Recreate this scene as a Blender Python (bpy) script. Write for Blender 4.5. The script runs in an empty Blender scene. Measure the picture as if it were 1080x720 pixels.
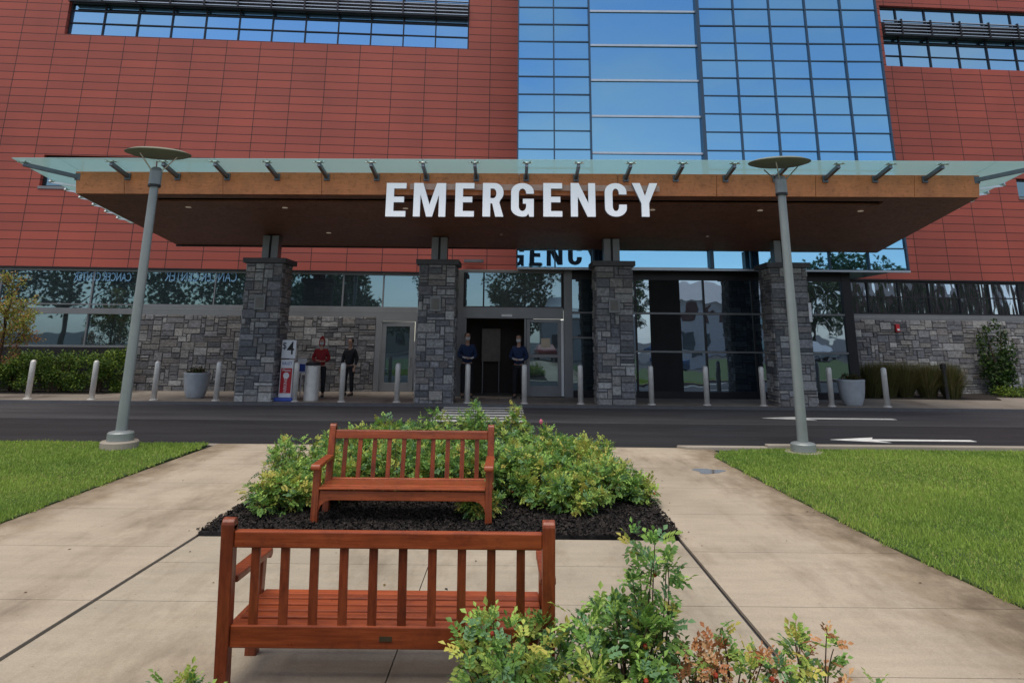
import bpy, math, random
import numpy as np
from mathutils import Vector, Matrix
S = bpy.context.scene
C = S.collection
R = math.radians
# ---------------------------------------------------------------- camera
cd = bpy.data.cameras.new('camera'); cam = bpy.data.objects.new('camera', cd); C.objects.link(cam)
cd.lens = 24.0; cd.sensor_width = 36.0; cd.sensor_fit = 'HORIZONTAL'
cd.shift_y = -0.1637; cd.clip_start = 0.05; cd.clip_end = 2000
cam.matrix_world = Matrix(((0.9999613, -0.00855209, 0.00206404, 0),
                           (0.0, -0.23461293, -0.97208887, 0),
                           (0.00879764, 0.97205125, -0.23460385, 1.9),
                           (0, 0, 0, 1)))
S.camera = cam
# ---------------------------------------------------------------- sky, sun, exposure
W = bpy.data.worlds.new('World'); S.world = W; W.use_nodes = True
wn = W.node_tree; bg = wn.nodes['Background']
sky = wn.nodes.new('ShaderNodeTexSky'); sky.sky_type = 'NISHITA'; sky.sun_disc = False
SUN_EL, SUN_AZ = 70.0, 205.0          # azimuth clockwise from +Y
sky.sun_elevation = R(SUN_EL); sky.sun_rotation = R(SUN_AZ)
sky.air_density = 1.0; sky.dust_density = 0.6; sky.ozone_density = 1.0
# broken soft cloud mixed into the clear sky
_t = wn.nodes.new('ShaderNodeTexCoord'); _m = wn.nodes.new('ShaderNodeMapping'); _m.inputs['Scale'].default_value = (1.0, 1.0, 2.6)
_n = wn.nodes.new('ShaderNodeTexNoise'); _n.inputs['Scale'].default_value = 2.3; _n.inputs['Detail'].default_value = 7; _n.inputs['Roughness'].default_value = .55
_r = wn.nodes.new('ShaderNodeValToRGB'); _r.color_ramp.elements[0].position = .38; _r.color_ramp.elements[0].color = (.08,.08,.08,1); _r.color_ramp.elements[1].position = .64; _r.color_ramp.elements[1].color = (.80,.80,.80,1)
_b = wn.nodes.new('ShaderNodeRGBToBW'); _s = wn.nodes.new('ShaderNodeVectorMath'); _s.operation = 'SCALE'; _s.inputs[0].default_value = (1.0,1.02,1.06)
_x = wn.nodes.new('ShaderNodeMath'); _x.operation = 'MULTIPLY'; _x.inputs[1].default_value = 1.35
_mx = wn.nodes.new('ShaderNodeMix'); _mx.data_type = 'RGBA'
wn.links.new(_t.outputs['Generated'], _m.inputs[0]); wn.links.new(_m.outputs[0], _n.inputs['Vector']); wn.links.new(_n.outputs['Fac'], _r.inputs[0])
wn.links.new(sky.outputs[0], _b.inputs[0]); wn.links.new(_b.outputs[0], _x.inputs[0]); wn.links.new(_x.outputs[0], _s.inputs['Scale'])
wn.links.new(_r.outputs[0], _mx.inputs[0]); wn.links.new(sky.outputs[0], _mx.inputs[6]); wn.links.new(_s.outputs[0], _mx.inputs[7])
wn.links.new(_mx.outputs[2], bg.inputs[0]); bg.inputs[1].default_value = 0.085
sl = bpy.data.lights.new('sun', 'SUN'); sl.energy = 1.7; sl.angle = R(52); sl.color = (1.0, 0.91, 0.79)
so = bpy.data.objects.new('sun', sl); C.objects.link(so)
sd = Vector((math.sin(R(SUN_AZ)) * math.cos(R(SUN_EL)), math.cos(R(SUN_AZ)) * math.cos(R(SUN_EL)), math.sin(R(SUN_EL))))
so.rotation_euler = sd.to_track_quat('Z', 'Y').to_euler(); so.location = (0, 0, 40)
S.view_settings.view_transform = 'Standard'; S.view_settings.look = 'None'
S.view_settings.exposure = 0.84; S.view_settings.gamma = 1.0
S.render.engine = 'CYCLES'

# ---------------------------------------------------------------- tags
def tag(o, label=None, cat=None, group=None, kind=None):
    if label: o['label'] = label
    if cat: o['category'] = cat
    if group: o['group'] = group
    if kind: o['kind'] = kind
    return o
def empty(name, loc, label, cat, group=None, rz=0):
    o = bpy.data.objects.new(name, None); C.objects.link(o)
    o.location = loc; o.rotation_euler = (0, 0, rz); o.empty_display_size = .2
    return tag(o, label, cat, group)
def copy_tree(o, parent=None):
    c = o.copy(); C.objects.link(c)
    if parent is not None: c.parent = parent
    for ch in list(o.children): copy_tree(ch, c)
    return c
# ---------------------------------------------------------------- mesh builder
class MB:
    def __init__(s, org=(0, 0, 0)):
        s.v = []; s.f = []; s.c = []; s.org = org; s.m = []; s.mi = 0
    def add(s, vs, fs, col=None):
        b = len(s.v); s.v += [tuple(v) for v in vs]
        for f in fs: s.f.append(tuple(i + b for i in f)); s.c.append(col); s.m.append(s.mi)
    def box(s, x0, y0, z0, x1, y1, z1, col=None):
        s.add([(x0,y0,z0),(x1,y0,z0),(x1,y1,z0),(x0,y1,z0),(x0,y0,z1),(x1,y0,z1),(x1,y1,z1),(x0,y1,z1)],
              [(0,3,2,1),(4,5,6,7),(0,1,5,4),(1,2,6,5),(2,3,7,6),(3,0,4,7)], col)
    def hexa(s, p, col=None):   # p: 8 points bottom 4 ccw, top 4 ccw
        s.add(p, [(0,3,2,1),(4,5,6,7),(0,1,5,4),(1,2,6,5),(2,3,7,6),(3,0,4,7)], col)
    def bar(s, a, b, w, h, col=None, up=(0,0,1)):
        a = Vector(a); b = Vector(b); d = (b - a).normalized(); u = Vector(up)
        r = d.cross(u)
        if r.length < 1e-4: r = d.cross(Vector((0,1,0)))
        r.normalize(); u = r.cross(d)
        q = []
        for p in (a, b):
            for i, j in ((-1,-1),(1,-1),(1,1),(-1,1)): q.append(p + r*i*w/2 + u*j*h/2)
        s.add(q, [(3,2,1,0),(4,5,6,7),(0,1,5,4),(1,2,6,5),(2,3,7,6),(3,0,4,7)], col)
    def tube(s, pts, rad, n=10, col=None, caps=True):
        pts = [Vector(p) for p in pts]
        if not hasattr(rad, '__len__'): rad = [rad]*len(pts)
        rings = []; prev = None
        for i, p in enumerate(pts):
            d = (pts[min(i+1, len(pts)-1)] - pts[max(i-1, 0)]).normalized()
            if prev is None:
                r = d.cross(Vector((0,0,1)))
                if r.length < 1e-3: r = Vector((1,0,0))
            else: r = prev - d*prev.dot(d)
            r.normalize(); prev = r; u = d.cross(r)
            rings.append([p + (r*math.cos(2*math.pi*k/n) + u*math.sin(2*math.pi*k/n))*rad[i] for k in range(n)])
        vs = [v for g in rings for v in g]; fs = []
        for i in range(len(pts)-1):
            for k in range(n):
                k2 = (k+1) % n; fs.append((i*n+k, i*n+k2, (i+1)*n+k2, (i+1)*n+k))
        if caps: fs.append(tuple(range(n-1, -1, -1))); fs.append(tuple((len(pts)-1)*n+k for k in range(n)))
        s.add(vs, fs, col)
    def lathe(s, prof, n=24, c=(0,0,0), col=None, M=None):
        vs = []; fs = []
        for r, z in prof:
            for k in range(n):
                a = 2*math.pi*k/n; v = Vector((r*math.cos(a), r*math.sin(a), z))
                if M: v = M @ v
                vs.append((v.x+c[0], v.y+c[1], v.z+c[2]))
        for i in range(len(prof)-1):
            for k in range(n):
                k2 = (k+1) % n; fs.append((i*n+k, i*n+k2, (i+1)*n+k2, (i+1)*n+k))
        fs.append(tuple(range(n-1,-1,-1))); fs.append(tuple((len(prof)-1)*n+k for k in range(n)))
        s.add(vs, fs, col)
    def prism(s, poly, z0, z1, col=None):
        n = len(poly)
        s.add([(x,y,z0) for x,y in poly] + [(x,y,z1) for x,y in poly],
              [tuple(range(n-1,-1,-1)), tuple(range(n,2*n))] + [(i,(i+1)%n,(i+1)%n+n,i+n) for i in range(n)], col)
    def build(s, name, mat, parent=None, bevel=0, smooth=False, sub=0):
        me = bpy.data.meshes.new(name); ox, oy, oz = s.org
        me.from_pydata([(x-ox,y-oy,z-oz) for x,y,z in s.v], [], s.f)
        mats = mat if isinstance(mat, (list, tuple)) else [mat]
        for m in mats: me.materials.append(m)
        if len(mats) > 1: me.polygons.foreach_set('material_index', s.m)
        if any(c is not None for c in s.c):
            at = me.color_attributes.new('Col', 'FLOAT_COLOR', 'CORNER')
            buf = []
            for f, c in zip(s.f, s.c): buf += list((*(c or (1,1,1)), 1.0))*len(f)
            at.data.foreach_set('color', buf)
        if smooth: me.polygons.foreach_set('use_smooth', [True]*len(me.polygons))
        me.update()
        o = bpy.data.objects.new(name, me); C.objects.link(o)
        if parent is not None: o.parent = parent
        else: o.location = s.org
        if bevel:
            b = o.modifiers.new('bevel', 'BEVEL'); b.width = bevel; b.segments = 2; b.limit_method = 'ANGLE'; b.angle_limit = R(40)
        return o
# ---------------------------------------------------------------- materials
MATS = {}
def new_mat(name):
    m = bpy.data.materials.new(name); m.use_nodes = True; nt = m.node_tree
    return m, nt, nt.nodes['Principled BSDF'], nt.nodes, nt.links
def noise(nt, vec, scale, detail=4, rough=.55):
    n = nt.nodes.new('ShaderNodeTexNoise'); n.inputs['Scale'].default_value = scale
    n.inputs['Detail'].default_value = detail; n.inputs['Roughness'].default_value = rough
    if vec is not None: nt.links.new(vec, n.inputs['Vector'])
    return n.outputs['Fac']
def ramp(nt, fac, stops):
    r = nt.nodes.new('ShaderNodeValToRGB'); e = r.color_ramp.elements
    while len(e) < len(stops): e.new(.5)
    for k, (p, c) in enumerate(stops): e[k].position = p; e[k].color = (*c, 1) if len(c) == 3 else c
    nt.links.new(fac, r.inputs[0]); return r.outputs[0]
def mix(nt, fac, a, b, mode='MIX'):
    n = nt.nodes.new('ShaderNodeMix'); n.data_type = 'RGBA'; n.blend_type = mode
    for sck, val in ((n.inputs[0], fac), (n.inputs[6], a), (n.inputs[7], b)):
        if hasattr(val, 'links') or isinstance(val, bpy.types.NodeSocket): nt.links.new(val, sck)
        elif isinstance(val, (int, float)): sck.default_value = val
        else: sck.default_value = (*val, 1)
    return n.outputs[2]
def bump(nt, h, strength=.3, dist=.01):
    b = nt.nodes.new('ShaderNodeBump'); b.inputs['Strength'].default_value = strength; b.inputs['Distance'].default_value = dist
    nt.links.new(h, b.inputs['Height']); return b.outputs[0]
def coords(nt, kind='Object', scale=None, loc=None):
    t = nt.nodes.new('ShaderNodeTexCoord'); v = t.outputs[kind]
    if scale or loc:
        m = nt.nodes.new('ShaderNodeMapping'); nt.links.new(v, m.inputs[0])
        if scale: m.inputs['Scale'].default_value = scale
        if loc: m.inputs['Location'].default_value = loc
        v = m.outputs[0]
    return v
def plain(name, col, rough=.5, metal=0, var=.12, vs=6, bmp=0, spec=None):
    m, nt, p, N, L = new_mat(name); v = coords(nt)
    f = noise(nt, v, vs, 5)
    a = tuple(c*(1-var) for c in col); b = tuple(min(1, c*(1+var)) for c in col)
    L.new(ramp(nt, f, [(.3, a), (.7, b)]), p.inputs['Base Color'])
    p.inputs['Roughness'].default_value = rough; p.inputs['Metallic'].default_value = metal
    if spec is not None: p.inputs['Specular IOR Level'].default_value = spec
    if bmp: L.new(bump(nt, noise(nt, v, vs*12, 3), .4, bmp), p.inputs['Normal'])
    MATS[name] = m; return m
# terracotta rainscreen panels
def terracotta():
    m, nt, p, N, L = new_mat('terracotta'); v = coords(nt)
    sx = N.new('ShaderNodeSeparateXYZ'); L.new(v, sx.inputs[0])
    cx = N.new('ShaderNodeCombineXYZ'); L.new(sx.outputs[0], cx.inputs[0]); L.new(sx.outputs[2], cx.inputs[1])
    mp = N.new('ShaderNodeMapping'); mp.inputs['Location'].default_value = (17.28, -4.19, 0); L.new(cx.outputs[0], mp.inputs[0])
    b = N.new('ShaderNodeTexBrick'); b.offset = 0.0; b.squash = 1; L.new(mp.outputs[0], b.inputs['Vector'])
    b.inputs['Scale'].default_value = 1; b.inputs['Brick Width'].default_value = 1.257; b.inputs['Row Height'].default_value = .311
    b.inputs['Mortar Size'].default_value = .013; b.inputs['Mortar Smooth'].default_value = .1; b.inputs['Bias'].default_value = 0
    b.inputs['Color1'].default_value = (.385,.078,.053,1); b.inputs['Color2'].default_value = (.315,.066,.047,1); b.inputs['Mortar'].default_value = (.05,.012,.012,1)
    st = noise(nt, coords(nt, scale=(.35,.35,.25)), 1.0, 4)
    c = mix(nt, .5, b.outputs['Color'], ramp(nt, st, [(.25,(.7,.68,.7)),(.75,(1.25,1.25,1.22))]), 'MULTIPLY')
    fine = noise(nt, coords(nt, scale=(1,1,1)), 60, 3)
    c = mix(nt, .25, c, ramp(nt, fine, [(.3,(.8,.8,.8)),(.7,(1.15,1.15,1.15))]), 'MULTIPLY')
    L.new(c, p.inputs['Base Color']); p.inputs['Roughness'].default_value = .62
    inv = N.new('ShaderNodeMath'); inv.operation = 'SUBTRACT'; inv.inputs[0].default_value = 1; L.new(b.outputs['Fac'], inv.inputs[1])
    L.new(bump(nt, inv.outputs[0], .8, .02), p.inputs['Normal'])
    return m
# colour-attribute materials
def attr_mat(name, rough=.8, var=.3, vs=25, bmp=.01, trans=0, spec=.3):
    m, nt, p, N, L = new_mat(name)
    a = N.new('ShaderNodeAttribute'); a.attribute_name = 'Col'; v = coords(nt)
    f = noise(nt, v, vs, 6, .65)
    c = mix(nt, 1, a.outputs['Color'], ramp(nt, f, [(.25,(1-var,)*3),(.75,(1+var,)*3)]), 'MULTIPLY')
    L.new(c, p.inputs['Base Color']); p.inputs['Roughness'].default_value = rough; p.inputs['Specular IOR Level'].default_value = spec
    if bmp: L.new(bump(nt, f, .6, bmp), p.inputs['Normal'])
    if trans:
        t = N.new('ShaderNodeBsdfTranslucent'); L.new(c, t.inputs[0])
        mx = N.new('ShaderNodeMixShader'); mx.inputs[0].default_value = trans
        L.new(p.outputs[0], mx.inputs[1]); L.new(t.outputs[0], mx.inputs[2]); L.new(mx.outputs[0], N['Material Output'].inputs[0])
    return m
def glass_mirror(name, tint, refl, dark, wav=0.0, wscale=1.0, rough=.015, vsc=None):
    # coated architectural glass: dark body below a partly mirroring coat
    m, nt, p, N, L = new_mat(name); v = coords(nt, scale=vsc)
    p.inputs['Base Color'].default_value = (*dark, 1); p.inputs['Roughness'].default_value = .3
    g = N.new('ShaderNodeBsdfGlossy'); g.inputs['Color'].default_value = (*tint, 1); g.inputs['Roughness'].default_value = rough
    mx = N.new('ShaderNodeMixShader')
    fr = N.new('ShaderNodeFresnel'); fr.inputs['IOR'].default_value = 1.5
    ma = N.new('ShaderNodeMath'); ma.operation = 'ADD'; ma.inputs[1].default_value = refl; ma.use_clamp = True
    L.new(fr.outputs[0], ma.inputs[0]); L.new(ma.outputs[0], mx.inputs[0])
    L.new(p.outputs[0], mx.inputs[1]); L.new(g.outputs[0], mx.inputs[2]); L.new(mx.outputs[0], N['Material Output'].inputs[0])
    if wav:
        b = bump(nt, noise(nt, v, wscale, 2), 1.0, wav); L.new(b, g.inputs['Normal'])
    return m
def wood(name, c1, c2, rough=.35, axis=0, gl=None):
    m, nt, p, N, L = new_mat(name)
    sc = [14, 14, 14]; sc[axis] = 1.0
    v = coords(nt, scale=tuple(sc)); f = noise(nt, v, 3.0, 6, .6)
    f2 = noise(nt, coords(nt, scale=(1.3,1.3,1.3)), 1.5, 3)
    c = ramp(nt, f, [(.28, c1), (.72, c2)])
    c = mix(nt, .55, c, ramp(nt, f2, [(.3,(.65,.62,.6)),(.7,(1.2,1.15,1.1))]), 'MULTIPLY')
    oi = N.new('ShaderNodeObjectInfo')
    c = mix(nt, 1, c, ramp(nt, oi.outputs['Random'], [(0,(.72,.68,.66)),(1,(1.18,1.16,1.14))]), 'MULTIPLY')
    wr = noise(nt, coords(nt, scale=(1,1,1)), 9, 6, .7)
    c = mix(nt, .6, c, ramp(nt, wr, [(.34,(.55,.5,.5)),(.48,(1,1,1)),(.8,(1.1,1.1,1.15))]), 'MULTIPLY')
    L.new(c, p.inputs['Base Color']); L.new(ramp(nt, wr, [(.3,(rough+.15,)*3),(.7,(rough-.05,)*3)]), p.inputs['Roughness'])
    L.new(bump(nt, f, .35, .005), p.inputs['Normal']); return m
def concrete(name, c, var=.14, rough=.8, stains=True, damp=False):
    m, nt, p, N, L = new_mat(name); v = coords(nt)
    a = ramp(nt, noise(nt, v, .7, 5), [(.3, tuple(x*(1-var) for x in c)), (.7, tuple(x*(1+var) for x in c))])
    a = mix(nt, .5, a, ramp(nt, noise(nt, coords(nt, scale=(.5,3,1)), 2.2, 5, .7), [(.3,(.8,.8,.8)),(.7,(1.14,1.13,1.12))]), 'MULTIPLY')
    a = mix(nt, .55, a, ramp(nt, noise(nt, v, 110, 3, .7), [(.3,(.72,.72,.72)),(.7,(1.22,1.22,1.22))]), 'MULTIPLY')
    vo = N.new('ShaderNodeTexVoronoi'); vo.inputs['Scale'].default_value = 7; L.new(v, vo.inputs['Vector'])
    a = mix(nt, 1, a, ramp(nt, vo.outputs['Distance'], [(.03,(.62,.6,.58)),(.07,(1,1,1))]), 'MULTIPLY')
    if stains:
        s = noise(nt, coords(nt, scale=(1.3,.45,1)), .9, 6, .7)
        a = mix(nt, 1, a, ramp(nt, s, [(.48,(1,1,1)),(.58,(.84,.82,.80)),(.70,(.55,.52,.50))]), 'MULTIPLY')
    if damp:   # soil washed onto the slabs from the lawns, ragged along the edge
        sx = N.new('ShaderNodeSeparateXYZ'); L.new(v, sx.inputs[0])
        d1 = noise(nt, coords(nt, scale=(1.6,.9,1)), 1.7, 7, .7)
        for edge, sgn in ((3.45, 1), (-5.25, -1)):
            mr = N.new('ShaderNodeMapRange'); mr.inputs['From Min'].default_value = edge-sgn*1.1; mr.inputs['From Max'].default_value = edge+sgn*.1
            L.new(sx.outputs[0], mr.inputs['Value'])
            ad = N.new('ShaderNodeMath'); ad.operation = 'MULTIPLY'; L.new(mr.outputs[0], ad.inputs[0]); L.new(d1, ad.inputs[1])
            a = mix(nt, 1, a, ramp(nt, ad.outputs[0], [(.22,(1,1,1)),(.38,(.72,.68,.62)),(.55,(.42,.38,.33))]), 'MULTIPLY')
    L.new(a, p.inputs['Base Color']); p.inputs['Roughness'].default_value = rough; p.inputs['Specular IOR Level'].default_value = .35
    L.new(bump(nt, noise(nt, v, 160, 3), .35, .004), p.inputs['Normal']); return m
def asphalt(name, c, rough=.75):
    m, nt, p, N, L = new_mat(name); v = coords(nt)
    a = ramp(nt, noise(nt, coords(nt, scale=(.18,1.1,1)), 1.3, 6, .65), [(.32, tuple(x*.72 for x in c)), (.68, tuple(x*1.35 for x in c))])
    a = mix(nt, .6, a, ramp(nt, noise(nt, v, 90, 2), [(.3,(.6,.6,.6)),(.7,(1.4,1.4,1.4))]), 'MULTIPLY')
    L.new(a, p.inputs['Base Color']); p.inputs['Specular IOR Level'].default_value = .3
    L.new(ramp(nt, noise(nt, coords(nt, scale=(.25,1,1)), 1.1, 4), [(.35,(rough-.15,)*3),(.65,(rough+.1,)*3)]), p.inputs['Roughness'])
    L.new(bump(nt, noise(nt, v, 120, 3), .5, .006), p.inputs['Normal']); return m

M_terra = terracotta()
M_stone = attr_mat('field_stone', .85, .48, 13, .05)
M_mortar = plain('mortar', (.10,.10,.105), .9, 0, .25, 8)
M_capstone = plain('cap_stone', (.10,.10,.11), .8, 0, .2, 5, .004)
M_frame = plain('grey_aluminium', (.22,.225,.235), .42, .5, .06, 3)
M_dframe = plain('dark_bronze_frame', (.028,.026,.03), .4, .5, .1, 3)
M_mull = plain('curtain_mullion', (.05,.085,.13), .35, .6, .05, 3)
M_silver = plain('silver_trim', (.48,.52,.58), .35, .7, .06, 3)
M_towerg = glass_mirror('tower_glass', (.27,.57,.83), .76, (.02,.06,.12), .0015, .8)
M_stripg = glass_mirror('strip_glass', (.36,.64,.90), .78, (.02,.04,.08), .001, .8)
M_lowg = glass_mirror('low_glass', (.40,.62,.76), .29, (.006,.016,.022), .003, .6)
M_wavyg = glass_mirror('rippled_glass', (.50,.66,.82), .50, (.008,.016,.022), .006, .9)
M_ribbon = glass_mirror('ribbon_glass', (.55,.68,.82), .60, (.02,.02,.03), .07, 1.0, vsc=(2.2,2.2,.35))
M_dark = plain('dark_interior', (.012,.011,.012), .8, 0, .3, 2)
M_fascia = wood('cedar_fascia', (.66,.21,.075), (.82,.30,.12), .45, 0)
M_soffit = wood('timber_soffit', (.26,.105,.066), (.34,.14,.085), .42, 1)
M_recess = plain('soffit_recess', (.018,.012,.012), .7)
M_steel = plain('galvanised_bracket', (.16,.18,.21), .45, .7, .1, 5)
M_spider = plain('stainless_fitting', (.62,.64,.66), .28, .9, .05, 5)
M_brushed = plain('brushed_steel', (.70,.68,.65), .42, .25, .1, 6)
M_lamp = plain('lamp_grey_paint', (.27,.30,.30), .45, .3, .07, 3)
M_disc = plain('lamp_reflector', (.24,.25,.19), .5, .2, .1, 4)
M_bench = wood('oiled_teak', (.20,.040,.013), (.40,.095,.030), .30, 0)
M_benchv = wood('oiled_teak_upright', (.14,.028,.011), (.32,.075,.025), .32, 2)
M_brass = plain('dull_plaque', (.10,.075,.04), .5, .6)
M_path = concrete('tan_concrete', (.43,.362,.275), damp=True)
M_path2 = concrete('grey_tan_concrete', (.40,.345,.262))
M_walk = concrete('sidewalk_concrete', (.27,.235,.20))
M_kerb = concrete('kerb_concrete', (.33,.29,.24), stains=False)
M_kerbd = plain('granite_kerb', (.09,.09,.10), .8)
M_asph1 = asphalt('aged_asphalt', (.052,.051,.056))
M_asph2 = asphalt('new_asphalt', (.022,.022,.025), .68)
M_paint = plain('road_paint', (.66,.66,.64), .7, 0, .18, 5)
M_white = plain('white_paint', (.80,.80,.82), .4, 0, .03)
M_black = plain('black_paint', (.012,.012,.014), .45)
M_red = plain('red_paint', (.50,.02,.03), .4)
M_blueink = plain('blue_ink', (.03,.07,.35), .5)
M_pot = plain('glazed_grey_pot', (.40,.43,.47), .35, 0, .12, 5)
M_soil = plain('soil', (.02,.014,.01), .95, 0, .4, 12, .02)
M_leaf = attr_mat('leaf', .5, .25, 40, 0, .28, .35)
M_bark = plain('bark', (.06,.035,.02), .85, 0, .3, 20, .005)
M_hip = plain('rose_hip', (.42,.05,.02), .35)
M_petal = plain('rose_petal', (.55,.12,.2), .5)
def textured(name, stops, sc, bd):
    m, nt, p, N, L = new_mat(name); v = coords(nt)
    f = noise(nt, v, sc, 6, .75); L.new(ramp(nt, f, stops), p.inputs['Base Color'])
    p.inputs['Roughness'].default_value = .9; L.new(bump(nt, f, .8, bd), p.inputs['Normal']); return m
M_lawn = textured('lawn_soil', [(.3,(.03,.055,.012)),(.7,(.065,.11,.022))], 14, .02)
M_mulchb = textured('mulch_base', [(.3,(.008,.007,.008)),(.7,(.03,.026,.026))], 60, .03)
M_chip = attr_mat('mulch_chip', .9, .3, 60, 0)
M_grass = attr_mat('grass_blade', .6, .1, 3, 0, .3, .25)
# frosted eave glass
m, nt, p, N, L = new_mat('eave_glass')
p.inputs['Base Color'].default_value = (.60,.76,.76,1); p.inputs['Roughness'].default_value = .12
tr = N.new('ShaderNodeBsdfTransparent'); tr.inputs[0].default_value = (.72,.88,.88,1)
tl = N.new('ShaderNodeBsdfTranslucent'); tl.inputs[0].default_value = (.60,.80,.80,1)
m1 = N.new('ShaderNodeMixShader'); m1.inputs[0].default_value = .45; m2 = N.new('ShaderNodeMixShader'); m2.inputs[0].default_value = .48
L.new(p.outputs[0], m1.inputs[1]); L.new(tl.outputs[0], m1.inputs[2]); L.new(m1.outputs[0], m2.inputs[1]); L.new(tr.outputs[0], m2.inputs[2])
L.new(m2.outputs[0], N['Material Output'].inputs[0]); M_eave = m
def emis(name, col, e, base=(.8,.8,.82)):
    m, nt, p, N, L = new_mat(name); p.inputs['Base Color'].default_value = (*base,1); p.inputs['Roughness'].default_value = .4
    p.inputs['Emission Color'].default_value = (*col,1); p.inputs['Emission Strength'].default_value = e; return m
M_letter = emis('sign_letter_face', (.85,.88,1.0), .16)
M_down = emis('downlight', (1,.8,.6), .08, (.45,.42,.4))
M_railglow = plain('sign_rail', (.62,.36,.28), .5)

# ---------------------------------------------------------------- setting: ground
def struct(o): o['kind'] = 'structure'; return o
g = MB(); g.add([(-400,-400,-.03),(400,-400,-.03),(400,400,-.03),(-400,400,-.03)], [(0,1,2,3)])
struct(g.build('ground', M_asph1))
g = MB(); g.box(-60,16.85,-.02,60,20.32,0.0); struct(g.build('road', M_asph1))
g = MB(); g.box(-60,13.2,-.02,60,16.846,0.001); struct(g.build('road_lane', M_asph2))
# pavement along the building
g = MB(); x = -40.0
while x < 42:
    for y0, y1 in ((20.46,22.0),(22.008,23.6),(23.608,27.2)):
        g.box(x+.004, y0, 0, x+1.796, y1, .08)
    x += 1.8
struct(g.build('sidewalk', M_walk))
g = MB(); g.box(-40,20.32,-.02,42,20.455,.082); struct(g.build('kerb', M_kerbd))
# path slabs
rnd = random.Random(3)
g = MB()
ys = [-14,-12,-10.5,-9,-7.5,-6,-4.5,-3,-1.6,-.2,1.2,2.3,3.3,4.55,5.62,6.95,8.35,9.75,11.15,12.5,13.19]
for i in range(len(ys)-1):
    y0, y1 = ys[i]+.004, ys[i+1]-.004
    g.box(-5.30,y0,-.02,-3.075,y1,.004)
    g.box(1.675,y0,-.02,3.95 if y1 < 12 else 3.6,y1,.004)
struct(g.build('path', M_path))
g = MB()
for y0, y1 in ((-14,-9),(-9,-4),(4.20,5.62),(5.62,6.50),(6.50,7.30)):
    for x0, x1 in ((-3.04,-.70),(-.70,1.64)): g.box(x0+.004,y0+.004,-.02,x1-.004,y1-.004,.003)
g.box(-3.04,12.62,-.02,1.64,13.19,.003)
struct(g.build('plaza_paving', M_path2))
# kerb strip by the lawns
g = MB(); g.box(-60,13.02,-.02,-5.3,13.197,.006); g.box(4.6,13.02,-.02,60,13.195,.09)
g.prism([(3.0,13.195),(3.15,13.0),(4.6,13.02),(4.6,13.195)], -.02, .05)
struct(g.build('lawn_kerb', M_kerb, bevel=.02))
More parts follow.
